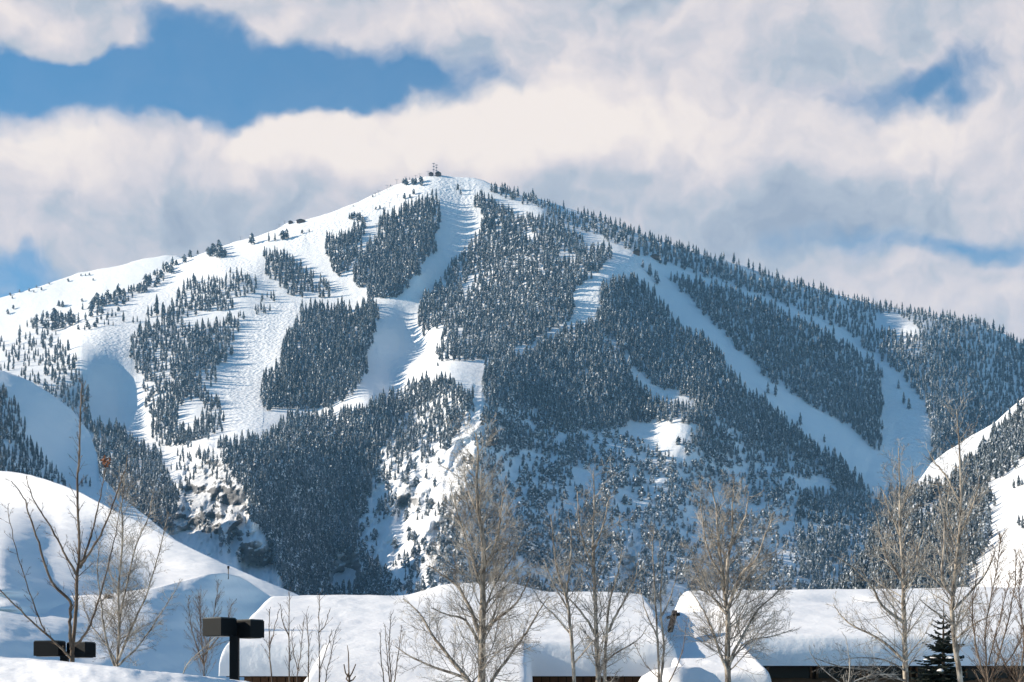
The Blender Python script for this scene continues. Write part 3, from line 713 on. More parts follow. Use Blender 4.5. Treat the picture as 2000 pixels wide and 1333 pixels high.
for i in sorted(solo):
    x, y, z, h, fm, ro, u, v, where, fc = P_all[i]
    fk = fm if fm in (0, 3, 6, 8) else (0 if fm < 3 else 3 if fm < 6 else 6 if fm < 8 else 8)
    o = PROTO[fm].copy(); o.name = FNAME[fk]; COL.objects.link(o)
    wd = random.uniform(0.88, 1.15)
    o.location = (x, y, z); o.rotation_euler = (0, 0, ro); o.scale = (h * wd, h * wd, h)
    sz = [w for lim, w in TSIZE if h <= lim][0]
    if not fc:
        bx = SBOX[where]; fu = (u - bx[0]) / (bx[1] - bx[0] + 1e-6); fv = (v - bx[2]) / (bx[3] - bx[2] + 1e-6)
        vw = ['upper', 'upper middle', 'lower middle', 'lower'][min(3, int(fv * 4))]; hw = ['far left', 'left', 'middle', 'right', 'far right'][min(4, int(fu * 5))]
        where = '%s, %s %s part' % (where, vw, hw)
    tag(o, '%s %s %s' % (sz, FORMW[fm], where), 'conifer', '%ss %s' % (FORMW[fm], P_all[i][8]))
from collections import Counter, defaultdict
ORD = ['first', 'second', 'third', 'fourth', 'fifth', 'sixth', 'seventh', 'eighth', 'ninth', 'tenth', 'eleventh', 'twelfth', 'thirteenth', 'fourteenth', 'fifteenth', 'sixteenth', 'seventeenth', 'eighteenth']
same = defaultdict(list)
for o in list(COL.objects):
    if o.get('category') == 'conifer': same[o['label']].append(o)
for lb, os_ in same.items():
    if len(os_) > 1 and len(lb.split()) <= 14:
        for k, o in enumerate(sorted(os_, key=lambda q: q.location.x / q.location.y)):
            if k < len(ORD): o['label'] = lb + (', %s from left' % ORD[k] if len(lb.split()) <= 13 else ', %s' % ('left one', 'middle one' if len(os_) == 3 else 'right one', 'right one')[k] if len(os_) <= 3 else '')
rest = [P_all[i] for i in range(len(P_all)) if i not in solo]
me = bpy.data.meshes.new('forest')
me.vertices.add(len(rest)); me.vertices.foreach_set('co', np.array([(t[0], t[1], t[2]) for t in rest], dtype=np.float32).ravel())
def attr(nm, ty, arr, key='value'):
    a = me.attributes.new(nm, ty, 'POINT'); a.data.foreach_set(key, arr)
hs_ = np.array([t[3] for t in rest], dtype=np.float32); wd = rng.uniform(0.85, 1.2, len(rest)).astype(np.float32)
attr('form', 'INT', np.array([t[4] for t in rest], dtype=np.int32))
attr('turn', 'FLOAT_VECTOR', np.stack([rng.normal(0, .03, len(rest)), rng.normal(0, .03, len(rest)), [t[5] for t in rest]], 1).astype(np.float32).ravel(), 'vector')
attr('size', 'FLOAT_VECTOR', np.stack([hs_ * wd, hs_ * wd, hs_], 1).astype(np.float32).ravel(), 'vector')
fo_ = bpy.data.objects.new('forest', me); COL.objects.link(fo_)
tag(fo_, 'dense dark conifer forest dusted with snow covering the mountain faces', 'forest', kind='stuff')
ng = bpy.data.node_groups.new('forest_trees', 'GeometryNodeTree')
ng.interface.new_socket('Geometry', in_out='INPUT', socket_type='NodeSocketGeometry'); ng.interface.new_socket('Geometry', in_out='OUTPUT', socket_type='NodeSocketGeometry')
gi = ng.nodes.new('NodeGroupInput'); go = ng.nodes.new('NodeGroupOutput')
ci = ng.nodes.new('GeometryNodeCollectionInfo'); ci.inputs['Collection'].default_value = pc
ci.inputs['Separate Children'].default_value = True; ci.inputs['Reset Children'].default_value = True
ip = ng.nodes.new('GeometryNodeInstanceOnPoints'); ip.inputs['Pick Instance'].default_value = True
def na(nm, ty):
    n = ng.nodes.new('GeometryNodeInputNamedAttribute'); n.data_type = ty; n.inputs['Name'].default_value = nm
    return [o for o in n.outputs if o.enabled and o.name == 'Attribute'][0]
e2r = ng.nodes.new('FunctionNodeEulerToRotation')
L = ng.links
L.new(gi.outputs[0], ip.inputs['Points']); L.new(ci.outputs[0], ip.inputs['Instance']); L.new(na('form', 'INT'), ip.inputs['Instance Index'])
L.new(na('turn', 'FLOAT_VECTOR'), e2r.inputs[0]); L.new(e2r.outputs[0], ip.inputs['Rotation']); L.new(na('size', 'FLOAT_VECTOR'), ip.inputs['Scale'])
L.new(ip.outputs[0], go.inputs[0])
md = fo_.modifiers.new('trees', 'NODES'); md.node_group = ng
# ------------------------------------------------------------------ snow-buried houses
def sstep(x): x = np.clip(x, 0, 1); return x * x * (3 - 2 * x)
def axis(lo, hi, marks, step, fine):
    s = set()
    for m in marks:
        for k in fine:
            for q in (m - k, m + k):
                if lo <= q <= hi: s.add(round(q, 4))
    x = lo
    while x <= hi: s.add(round(x, 4)); x += step
    s.add(round(hi, 4))
    a = sorted(s); out_ = [a[0]]
    for q in a[1:]:
        if q - out_[-1] > 0.004: out_.append(q)
    return np.array(out_)
def snow_roof(house, boxes, yf, z_eave, slope, yr, T, r, hump=None, seed=1):
    """thick snow lying on a pitched roof: rounded at every edge"""
    FN = (0, .01, .03, .06, .1, .15, .22, .3, .4, .52, .66)
    xs = axis(min(b[0] for b in boxes), max(b[1] for b in boxes), [b[0] for b in boxes] + [b[1] for b in boxes], .16, FN)
    ys = axis(min(b[2] for b in boxes), max(b[3] for b in boxes), [b[2] for b in boxes] + [b[3] for b in boxes], .18, FN)
    Xg, Yg = np.meshgrid(xs, ys)
    e = np.full(Xg.shape, -9.0)
    for b in boxes:
        e = np.maximum(e, np.minimum(np.minimum(Xg - b[0], b[1] - Xg), np.minimum(Yg - b[2], b[3] - Yg)))
    plane = z_eave + slope * (yr - yf) - slope * np.sqrt((Yg - yr) ** 2 + 0.8) + slope * 0.9 * 0
    rr = r * (1 + 0.28 * fbm(Xg / 1.3, Yg / 1.3, seed, 3))
    c = np.clip(e / rr, 0, 1)
    th = T * (1 + 0.10 * fbm(Xg / 2.2, Yg / 2.2, seed + 3, 3) + 0.035 * fbm(Xg / .5, Yg / .5, seed + 5, 3)) * np.power(np.maximum(1 - (1 - c) ** 2.2, 0), 0.5)
    if hump: th = th + hump(Xg, Yg) * c
    # the rounded lip sags a little over the eave
    pull = (1 - c) ** 3 * 0.10
    Zt = plane + th
    sag = np.where(e <= 0.0, -0.10, 0) * 1.0
    Yv = Yg + 0.05 * fbm(Xg / .8, Zt / .5, seed + 9, 2) * (c < 1)
    n, m = Xg.shape; keep = (e >= -1e-6)
    idx = np.arange(n * m).reshape(n, m)
    cx = (Xg[:-1, :-1] + Xg[1:, 1:]) / 2; cyy = (Yg[:-1, :-1] + Yg[1:, 1:]) / 2
    inside = np.zeros(cx.shape, bool)
    for b in boxes: inside |= (cx > b[0]) & (cx < b[1]) & (cyy > b[2]) & (cyy < b[3])
    f = np.stack([idx[:-1, :-1], idx[:-1, 1:], idx[1:, 1:], idx[1:, :-1]], -1)[inside]
    V = np.stack([Xg, Yv, Zt + sag], -1).reshape(-1, 3)
    used = np.unique(f); rem = -np.ones(n * m, int); rem[used] = np.arange(len(used))
    o = mesh_obj('snow_blanket', V[used] - np.array(house.location), rem[f], M_SNOW, house, smooth=True)
    return o
def planked_wall(house, x0, x1, y, zb, zt, w, mat, back=None):
    wl = MB(); wl.box((x0, y + 0.05, zb), (x1, y + 0.22, zt)); lo = np.array(house.location)
    wo = wl.build('wall', M_DARKWOOD, house, origin=lo)
    proto = None; x = x0 + 0.01; k = 0
    while x + w < x1:
        if proto is None:
            pm = MB(); pm.box((0, 0, 0), (w - 0.02, 0.045, zt - zb - 0.01)); proto = pm.build('plank', mat, wo); q = proto
        else:
            q = proto.copy(); COL.objects.link(q); q.parent = wo
        q.location = (x - lo[0], y - lo[1] + random.uniform(-.008, .008), zb - lo[2]); x += w; k += 1
    return wo
def roof_board(house, x0, x1, yf, ye, z_eave, slope, yr):
    m = MB(); lo = np.array(house.location)
    za = z_eave - 0.02; zr = z_eave + slope * (yr - yf) - 0.02 - slope * 0.9
    i = len(m.v)
    for x in (x0, x1):
        m.v += [(x, yf, za), (x, yr, zr), (x, ye, zr - slope * (ye - yr)), (x, ye, zr - slope * (ye - yr) - .14), (x, yr, zr - .14), (x, yf, za - .14)]
    m.f += [(0, 1, 7, 6), (1, 2, 8, 7), (2, 3, 9, 8), (3, 4, 10, 9), (4, 5, 11, 10), (5, 0, 6, 11), (0, 5, 4, 1), (1, 4, 3, 2), (6, 7, 10, 11), (7, 8, 9, 10)]
    return m.build('roof', M_DARKWOOD, house, origin=lo)

GZ = -1.7
h1 = empty('snow_buried_house', (-1.4, 44, GZ))
tag(h1, 'long house under smooth deep snow, brown boards below its left eave', 'house', 'snow buried houses')
YF1, ZE1, SL1, YR1 = 38.0, 1.02, 0.232, 46.0
snow_roof(h1, [(-6.6, 3.75, 38.0, 54.0), (-4.35, 0.45, 32.2, 40.0)], YF1, ZE1, SL1, YR1, 0.62, 0.26,
          lambda x, y: 0.34 * np.exp(-((x + 0.95) / 1.5) ** 4) * sstep((y - 43) / 2.5) + 0.10 * np.exp(-((x - 2.0) / 1.3) ** 2) * sstep((y - 44) / 2), 3)
roof_board(h1, -6.45, 3.6, 38.12, 53.8, ZE1 + 0.03, SL1, YR1)
planked_wall(h1, -6.15, -4.2, 38.75, GZ, ZE1 + 0.05, .19, M_WOOD)
planked_wall(h1, 0.30, 3.3, 38.75, GZ, ZE1 + 0.05, .19, M_WOOD)
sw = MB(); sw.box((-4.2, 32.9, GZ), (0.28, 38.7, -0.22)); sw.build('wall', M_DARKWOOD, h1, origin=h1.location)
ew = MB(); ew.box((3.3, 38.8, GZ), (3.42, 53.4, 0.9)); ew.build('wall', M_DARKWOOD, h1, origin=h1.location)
# barge board showing under the snow at the right gable
rb = MB()
A0, A1 = Vector((4.04, 41.9, 2.58)), Vector((3.80, 40.6, 2.08))
rb.tube([A0, A1], [.085, .085], 4); rb.tube([Vector((3.80, 41.5, 2.42)), Vector((4.12, 41.5, 2.52))], [.05, .05], 4)
rb.build('barge_board', M_DARKWOOD, h1, origin=h1.location)

h2 = empty('snow_buried_house', (10.4, 46, GZ))
tag(h2, 'wide house under heavy snow with a dark band of windows below the eave', 'house', 'snow buried houses')
YF2, ZE2, SL2, YR2 = 40.0, 1.31, 0.203, 50.0
snow_roof(h2, [(4.95, 17.5, 40.0, 60.0), (3.55, 5.55, 36.0, 45.6)], YF2, ZE2, SL2, YR2, 0.56, 0.25,
          lambda x, y: -0.16 * np.exp(-((x - 9.2) / 0.9) ** 2 - ((y - 47.2) / .7) ** 2) - 0.10 * np.exp(-((x - 11.4) / 0.8) ** 2 - ((y - 47.6) / .6) ** 2) + 0.010 * (x - 5) - 0.17 * sstep((5.9 - x) / .8) * sstep((46.5 - y) / 1.0), 11)
roof_board(h2, 5.95, 17.3, 40.12, 59.8, ZE2 + 0.03, SL2, YR2)
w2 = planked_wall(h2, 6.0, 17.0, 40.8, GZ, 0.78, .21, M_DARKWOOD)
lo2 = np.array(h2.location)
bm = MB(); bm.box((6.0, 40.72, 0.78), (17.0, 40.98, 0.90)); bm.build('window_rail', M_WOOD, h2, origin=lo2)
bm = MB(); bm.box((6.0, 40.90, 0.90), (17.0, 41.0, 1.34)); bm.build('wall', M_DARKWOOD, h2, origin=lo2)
for k in range(9):
    x0 = 6.15 + k * 1.2
    fr = MB(); ring = [(x0, .905), (x0 + 1.10, .905), (x0 + 1.10, 1.33), (x0, 1.33)]; rin = [(x0 + .05, .93), (x0 + 1.05, .93), (x0 + 1.05, 1.30), (x0 + .05, 1.30)]
    for y_ in (40.80, 40.895): fr.v += [(a, y_, b) for a, b in ring + rin]
    for q in range(4):
        n_ = (q + 1) % 4
        fr.f += [(q, n_, 4 + n_, 4 + q), (8 + n_, 8 + q, 12 + q, 12 + n_), (n_, q, 8 + q, 8 + n_), (4 + q, 4 + n_, 12 + n_, 12 + q)]
    fo2 = fr.build('window', M_WOOD, h2, origin=lo2)
    gl = MB(); gl.box((x0 + .052, 40.85, 0.932), (x0 + 1.048, 40.87, 1.298)); gl.build('pane', M_GLASS, fo2, origin=lo2)
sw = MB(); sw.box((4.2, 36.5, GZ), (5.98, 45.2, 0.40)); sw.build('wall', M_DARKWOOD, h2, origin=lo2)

# drifts and the ploughed bank in front
bank = Sheet([(-200, 1268), (0, 1283), (60, 1287), (130, 1292), (200, 1300), (300, 1311), (400, 1321), (480, 1331), (600, 1348), (760, 1380)],
    [(-200,1268,13.5),(0,1283,13),(480,1331,13.5),(760,1380,14),(0,1340,11),(400,1360,11.3),(0,1900,5),(700,1900,5),(300,1900,5),(-200,1900,5),(300,1500,8.6)],
    lambda v: v * 0, 1900, [(180, 60, 0.30, 0), (40, 22, 0.10, 3)], -200, 760, 4, 110, 71, 1e-3, back=(.4, 1.2, 2.6, 4.5))
tag(bank.build('snow_bank', M_SNOW), 'sunlit snow bank across the bottom left corner', kind='structure')
drift = Sheet([(1225, 1420), (1240, 1345), (1252, 1322), (1275, 1308), (1320, 1302), (1365, 1304), (1395, 1316), (1425, 1350), (1450, 1420)],
    [(1225,1420,34.2),(1240,1345,34.6),(1275,1304,34.5),(1365,1304,34.8),(1450,1420,35),(1300,1400,32.5),(1420,1400,33.5),(1340,1340,33.6),(1350,1560,30)],
    lambda v: v * 0, 1560, [(60, 40, 0.20, 0)], 1225, 1450, 3.5, 60, 77, 1e-3, back=(.2, .6, 1.2, 2))
tag(drift.build('snow_drift', M_SNOW), 'rounded snow drift between the two houses', kind='structure')

# ------------------------------------------------------------------ lamps
def lamp(px, Y, ztop, label, rots, dark):
    x = (px - 1000) / F * Y
    r = empty('lamp_post', (x, Y, GZ)); tag(r, label, 'lamp post', 'dark twin head lamp posts')
    p = MB(); p.box((-.062, -.062, 0), (.062, .062, ztop - GZ - .24)); p.build('pole', M_METAL, r)
    b = MB(); b.box((-.13, -.13, 0), (.13, .13, .03)); b.build('base_plate', M_METAL, r)
    h = ztop - GZ
    for cx, cy, w, d, rz, dz in rots:
        m = MB(); ca, sa = math.cos(rz), math.sin(rz)
        m.box((-w / 2, -d / 2, h - .24 + dz), (w / 2, d / 2, h + dz)); m.v = [(cx + a * ca - b_ * sa, cy + a * sa + b_ * ca, c) for a, b_, c in m.v]
        ho2 = m.build('lamp_head', M_METAL, r)
        s = MB(); s.box((-w / 2 + .01, -d / 2 + .01, h + dz + .002), (w / 2 - .01, d / 2 - .01, h + dz + .018)); s.v = [(cx + a * ca - b_ * sa, cy + a * sa + b_ * ca, c) for a, b_, c in s.v]
        s.build('lid', M_METAL2, ho2)
        q = MB(); q.box((-w / 2 + .03, -d / 2 + .03, h + dz - .25), (w / 2 - .03, d / 2 - .03, h + dz - .242)); q.v = [(cx + a * ca - b_ * sa, cy + a * sa + b_ * ca, c) for a, b_, c in q.v]
        q.build('lens', M_GLASS, ho2)
    return r
lamp(458, 24.0, 1.385, 'larger dark lamp post with two box heads beside the left eave', [(-.21, .0, .38, .30, R(-38), 0), (.20, .12, .32, .26, R(-40), -.02)], True)
lamp(126, 28.6, 1.265, 'smaller dark lamp post half hidden behind the snow bank at far left', [(-.25, .0, .46, .26, R(-14), 0), (.27, .05, .42, .26, R(-30), -.02)], True)

# ------------------------------------------------------------------ structures on the mountain
def on_main(u, v, sheet=None):
    s = sheet or main
    return Vector(s.pos(np.array([float(u)]), np.array([float(v)]))[0])
def mast(u, vb, hpx, label):
    p = on_main(u, vb); s = p.y / F; h = hpx * s
    r = empty('radio_mast', p); tag(r, label, 'radio mast', 'radio masts on the summit')
    m = MB()
    for a, b in ((-1, -1), (1, -1), (1, 1), (-1, 1)): m.tube([(a * 1.0, b * 1.0, -1), (a * .45, b * .45, h)], [.20, .16], 4)
    for k in range(8):
        z0 = h * k / 8; z1 = h * (k + 1) / 8; w0 = 1.0 - .55 * k / 8
        m.tube([(-w0, -w0, z0), (w0, -w0, z1)], .1, 3); m.tube([(w0, w0, z0), (-w0, w0, z1)], .1, 3)
    m.build('lattice_tower', M_STEEL, r)
    for z, w in ((.98, 2.6), (.72, 2.2), (.45, 2.2)):
        d = MB(); d.box((-w, -.5, h * z), (w, .5, h * z + 1.3)); d.build('aerial', M_STEEL, r)
mast(847, 343, 23, 'taller radio mast with three cross aerials on the summit')
mast(852.5, 343, 20, 'shorter radio mast right of its taller twin on the summit')
def lodge(u, v, w, h, label, group=None):
    p = on_main(u, v); s = p.y / F; W_, H_ = w * s / 2, h * s
    r = empty('mountain_lodge', p + Vector((0, -2, 0))); tag(r, label, 'lodge', group)
    m = MB(); m.box((-W_ * .9, -5, -3), (W_ * .9, 5, H_ * .45)); m.build('wall', M_WOOD, r)
    m = MB(); m.prism([(-W_, H_ * .45), (W_, H_ * .45), (W_ * .15, H_), (-W_ * .15, H_)], -6, 6); rf = m.build('roof', M_DARKWOOD, r)
    m = MB(); m.prism([(-W_ * .6, H_ * .80), (W_ * .2, H_ * 1.02), (-W_ * .15, H_ * 1.08)], -6.1, -2); m.build('roof_snow', M_TREESNOW, r)
lodge(856, 343, 12, 6, 'small dark roofed hut at the foot of the summit masts')
lodge(842, 342.5, 9, 4, 'low dark hut on the summit left of the masts')
lodge(588, 434, 18, 4, 'low lodge with flat roof on the left skyline ridge')
lodge(568, 436, 9, 3, 'low shed left of the lodge on the left skyline ridge')
lodge(1243, 497, 14, 9, 'small snowy lodge at the top of the curved ski run')
lodge(1278, 505, 18, 7, 'dark roofed lodge among trees right of the curved ski run top')
LT = [(756,372,10),(775,360,9),(792,354,8),(836,343,8),(740,380,7),(733,383,6),(776,388,8),(761,406,10),(753,413,8),(735,451,14),(650,455,6),(470,470,7),(545,445,7),(556,438,6),(820,346,6),(812,349,6)]
tw0 = None
names_lt = ['highest of the towers stepping up the left skyline','between two trees on the left skyline','close under the summit huts','left beside the summit huts','low on the skyline left of the summit','lowest on the skyline left of the summit',
 'on the bright slope below the skyline','standing clear on the bright slope above the grove','small behind the one above the grove','nearest, at the top edge of the small grove','low on the bright upper slope','on the left skyline beside a lone round pine',
 'left of the skyline lodge','just left of the skyline shed','on the summit dome among small pines','on the summit dome left of small pines']
for (u, v, hp), nm in zip(LT, names_lt):
    p = on_main(u, v); h = hp * p.y / F
    if tw0 is None:
        r = empty('lift_tower', p)
        m = MB(); m.tube([(0, 0, -1), (0, 0, 1)], [.55, .4], 6); po = m.build('pole', M_STEEL, r)
        m = MB(); m.box((-3.4, -.3, .97), (3.4, .3, 1.0)); m.box((-3.6, -1.4, .93), (-3.2, 1.4, .97)); m.box((3.2, -1.4, .93), (3.6, 1.4, .97)); m.build('crossarm', M_STEEL, r)
        tw0 = r
    else:
        r = tw0.copy(); COL.objects.link(r)
        for ch in tw0.children:
            c = ch.copy(); COL.objects.link(c); c.parent = r
    r.location = p; r.scale = (1, 1, h); tag(r, 'ski lift tower ' + nm, 'lift tower', 'ski lift towers on the upper slopes')
# marker post on the white hill
p = Vector(knoll.pos(np.array([446.0]), np.array([1124.0]))[0]); s = p.y / F
r = empty('marker_post', p); tag(r, 'small marker post with a dark top on the ledge of the white hill', 'post')
m = MB(); m.tube([(0, 0, -.5), (0, 0, 15 * s)], .07, 5); m.build('post', M_DARKTWIG, r)
m = MB(); m.box((-2 * s, -.05, 13 * s), (2 * s, .05, 18 * s)); m.build('plate', M_METAL, r)
# ------------------------------------------------------------------ bare trees
def smooth_path(P, n):
    """Catmull-Rom through the points"""
    out_ = []
    for i in range(len(P) - 1):
        p0 = P[max(i - 1, 0)]; p1 = P[i]; p2 = P[i + 1]; p3 = P[min(i + 2, len(P) - 1)]
        for k in range(n):
            t = k / n; t2 = t * t; t3 = t2 * t
            out_.append(0.5 * ((2 * p1) + (p2 - p0) * t + (2 * p0 - 5 * p1 + 4 * p2 - p3) * t2 + (3 * p1 - p0 - 3 * p2 + p3) * t3))
    out_.append(P[-1]); return out_
class Twigs:
    """many thin tubes gathered into arrays"""
    def __init__(s): s.mb = MB()
    def add(s, pts, r0, r1, sides=3):
        n = len(pts); s.mb.tube(pts, [r0 + (r1 - r0) * k / (n - 1) for k in range(n)], sides, cap=False)
def grow(rd, T, start, d, L, r0, level, maxl, up, wig, sides=4, kids=(8, 5), spread=(28, 58)):
    n = max(3, int(L / 0.13)) if level < maxl else 3
    n = min(n, 9)
    pts = [start.copy()]; dd = d.normalized(); p = start.copy()
    for k in range(n):
        dd = (dd + Vector((rd.gauss(0, wig), rd.gauss(0, wig), rd.gauss(0, wig) + up))).normalized()
        p = p + dd * (L / n); pts.append(p.copy())
    T.add(pts, r0, max(r0 * .35, .0019), sides if level < maxl else 3)
    if level >= maxl: return
    nk = max(2, int(1.6 * kids[min(level, len(kids) - 1)] * (0.6 + 0.6 * rd.random()) * min(1.5, L / (0.9 if level == 0 else .45))))
    for q in range(nk):
        t = 0.15 + 0.82 * (q + rd.random() * .8) / nk; f = t * n; i = min(int(f), n - 1); pt = pts[i].lerp(pts[i + 1], f - i)
        ax = (pts[i + 1] - pts[i]).normalized(); side = ax.orthogonal().normalized(); side.rotate(Matrix.Rotation(rd.uniform(0, 6.283), 3, ax))
        a = R(rd.uniform(*spread)); nd = ax * math.cos(a) + side * math.sin(a)
        grow(rd, T, pt, nd, L * (1 - t * .6) * rd.uniform(.34, .66), max(r0 * (1 - t * .6) * .5, .0025), level + 1, maxl, up, wig * 1.15, 3, kids, spread)
from mathutils import Matrix
def bare_tree(name, label, cat, Y, stems, seed, mat, nb=30, blen=0.9, r_k=1.0, kids=(8, 5), up=.05, group=None, tmat=None, t_lo=.15, maxl=2, depth=1.0, wig=.10, spread=(28, 58)):
    rd = random.Random(seed)
    base = at(stems[0][0][0][0], stems[0][0][0][1], Y); bz = GZ
    root = empty(name, (base.x, Y, bz)); tag(root, label, cat, group)
    org = Vector(root.location); T = Twigs(); blen = blen * Y / 36.0
    for si, (pp, w0, w1) in enumerate(stems):
        dy = 0 if si == 0 else rd.uniform(-1, 1) * depth
        nP = len(pp); P = []
        off0 = getattr(bare_tree, 'y0', 0)
        for k, (px, py) in enumerate(pp):
            t = k / (nP - 1)
            yy = Y + (dy * t * 1.0) + (0 if si else .10 * math.sin(3 * t + seed))
            q = at(px, py, yy); P.append(q)
        if si == 0:
            P.insert(0, Vector((P[0].x + rd.uniform(-.05, .05), P[0].y, bz - .1)))
        path = smooth_path(P, 5)
        path = [p - org + Vector((rd.gauss(0, .006), rd.gauss(0, .006), 0)) * (1 if si else .6) for p in path]
        ra = w0 / F * Y / 2 * r_k; rb_ = w1 / F * Y / 2 * r_k; n = len(path)
        m = MB(); m.tube(path, [max(ra + (rb_ - ra) * (k / (n - 1)) ** .85, .005) * (1 + rd.uniform(-.06, .06)) for k in range(n)], 8 if si == 0 else 6, cap=False)
        m.build('trunk' if si == 0 else 'limb', tmat or mat, root, smooth=True)
        length = sum((path[k + 1] - path[k]).length for k in range(n - 1))
        vis0 = t_lo if si == 0 else .12
        cnt = int(0.98 * nb * (1.0 if si == 0 else .45) * (length / 5.0 if si == 0 else length / 2.2) + 2)
        for q in range(cnt):
            t = vis0 + (1.0 - vis0) * (q + rd.random()) / cnt; f = min(t, .998) * (n - 1); i = int(f); pt = path[i].lerp(path[i + 1], f - i)
            ax = (path[i + 1] - path[i]).normalized(); side = ax.orthogonal().normalized(); side.rotate(Matrix.Rotation(rd.uniform(0, 6.283), 3, ax))
            a = R(rd.uniform(spread[0] + 6, spread[1] + 8)); nd = ax * math.cos(a) + side * math.sin(a)
            rr = (ra + (rb_ - ra) * t); L = blen * (1.08 - .72 * t) * rd.uniform(.55, 1.15) * (1 if si == 0 else .62)
            grow(rd, T, pt, nd, L, min(max(rr * .30, .0038), .014), 0, maxl, up, wig, 4, kids, spread)
    T.mb.build('crown', mat, root)
    return root
AG = 'tall bare aspens in front of the houses'
TR = {}
TR['t1'] = bare_tree('bare_tree', 'dark leafless tree at far left forking low behind the snow bank', 'bare tree', 26.0,
    [([(143,1345),(141,1290),(142,1267),(148,1200),(151,1120),(155,1080),(151,960),(155,880),(157,800),(160,750)], 12, 2.0),
     ([(139,1270),(137,1215),(136,1175),(100,1135),(75,1060),(55,1000),(46,972),(22,940)], 8, 1.6), ([(150,1125),(128,1085),(108,1045),(80,1000),(60,965),(52,930)], 6, 1.4),
     ([(157,1110),(170,1070),(182,1030),(196,970),(206,915)], 6, 1.5), ([(158,1106),(178,1075),(202,1035),(225,975),(242,925),(250,890)], 6, 1.4),
     ([(141,1290),(115,1262),(60,1212),(12,1165),(-30,1120)], 6, 1.6), ([(88,1238),(66,1180),(42,1110),(20,1020),(15,990)], 3.5, 1.2), ([(148,1262),(166,1240),(184,1200),(205,1130),(222,1060),(236,990)], 6, 1.4)],
    101, M_DARKTWIG, nb=30, blen=.7, kids=(6, 4), group='bare trees at the far left', depth=.5, t_lo=.42, spread=(22, 45))
TR['t2'] = bare_tree('bare_tree', 'pale twiggy many stemmed tree right of the dark forked one', 'bare tree', 31.0,
    [([(228,1345),(229,1305),(233,1230),(232,1150),(240,1050),(238,985),(244,940)], 9, 1.6), ([(227,1310),(206,1245),(198,1180),(190,1110),(196,1060)], 6, 1.4),
     ([(232,1290),(258,1225),(288,1155),(310,1080),(330,1000)], 6, 1.4), ([(233,1215),(250,1130),(268,1060),(290,1010),(300,960)], 5, 1.3), ([(231,1300),(270,1262),(310,1205),(345,1150)], 5, 1.3), ([(229,1305),(215,1270),(175,1215),(160,1165)], 4.5, 1.2)],
    102, M_TWIG, nb=85, blen=1.2, kids=(8, 5), group='bare trees at the far left', depth=.9, t_lo=.36, tmat=M_ASPEN)
TR['t3'] = bare_tree('bare_aspen', 'tallest central aspen with thick pale trunk and arching limbs', 'bare tree', 31.3,
    [([(941,1400),(941,1333),(942,1240),(943,1150),(944,1060),(935,1000),(931,940),(934,890),(929,845)], 20, 2.2),
     ([(938,1240),(914,1180),(892,1145),(862,1122),(838,1105)], 9, 1.8), ([(938,1390),(919,1335),(874,1281),(839,1232),(818,1197),(788,1170)], 11, 1.8),
     ([(936,1370),(912,1328),(846,1303),(800,1282),(772,1262)], 8, 1.6), ([(935,1255),(909,1212),(874,1201),(842,1188)], 7, 1.6), ([(944,1236),(972,1208),(1000,1187),(1021,1159),(1037,1120)], 8, 1.8),
     ([(944,1385),(958,1335),(993,1285),(1028,1236),(1052,1194),(1072,1165)], 10, 1.8), ([(943,1115),(960,1084),(988,1066),(994,1048)], 7, 2.0), ([(958,1090),(973,1045),(977,1003),(984,960)], 6, 1.6),
     ([(944,1165),(925,1100),(905,1040),(890,990),(880,950)], 6, 1.5), ([(944,1200),(968,1140),(1000,1090),(1030,1040)], 5, 1.4), ([(935,1010),(915,960),(905,910)], 4, 1.3)],
    103, M_TWIG, nb=46, blen=1.75, kids=(9, 5), group=AG, tmat=M_ASPEN, depth=1.2, t_lo=.22)
TR['t4'] = bare_tree('bare_aspen', 'slim leaning aspen just right of the tallest central one', 'bare tree', 30.6,
    [([(1128,1400),(1122,1333),(1115,1232),(1106,1166),(1094,1135),(1086,1100),(1080,1050),(1076,1005)], 10, 1.8), ([(1106,1170),(1112,1120),(1116,1060),(1112,1010)], 5, 1.4),
     ([(1116,1240),(1085,1205),(1060,1180),(1040,1150)], 4, 1.2), ([(1119,1300),(1150,1262),(1172,1235)], 4, 1.2), ([(1110,1190),(1080,1140),(1062,1090)], 4, 1.2)],
    104, M_TWIG, nb=36, blen=1.1, kids=(7, 4), group=AG, tmat=M_ASPEN, depth=.8, t_lo=.3)
TR['t5'] = bare_tree('bare_aspen', 'aspen with twin trunks above the dark doorway wall of the left house', 'bare tree', 31.0,
    [([(1168,1400),(1169,1333),(1165,1260),(1163,1180),(1159,1090),(1158,1040),(1161,980),(1158,925)], 14, 2.0), ([(1178,1400),(1181,1320),(1184,1250),(1190,1180),(1206,1120),(1216,1070)], 9, 1.6),
     ([(1163,1240),(1135,1196),(1100,1160),(1070,1140)], 6, 1.4), ([(1187,1235),(1210,1190),(1236,1140),(1248,1095)], 6, 1.4), ([(1160,1120),(1140,1060),(1130,1010),(1128,960)], 5, 1.4), ([(1159,1080),(1180,1020),(1190,970)], 5, 1.3), ([(1167,1310),(1200,1278),(1240,1255),(1262,1230)], 5, 1.3)],
    105, M_TWIG, nb=40, blen=1.4, kids=(8, 5), group=AG, tmat=M_ASPEN, depth=1.0, t_lo=.25)
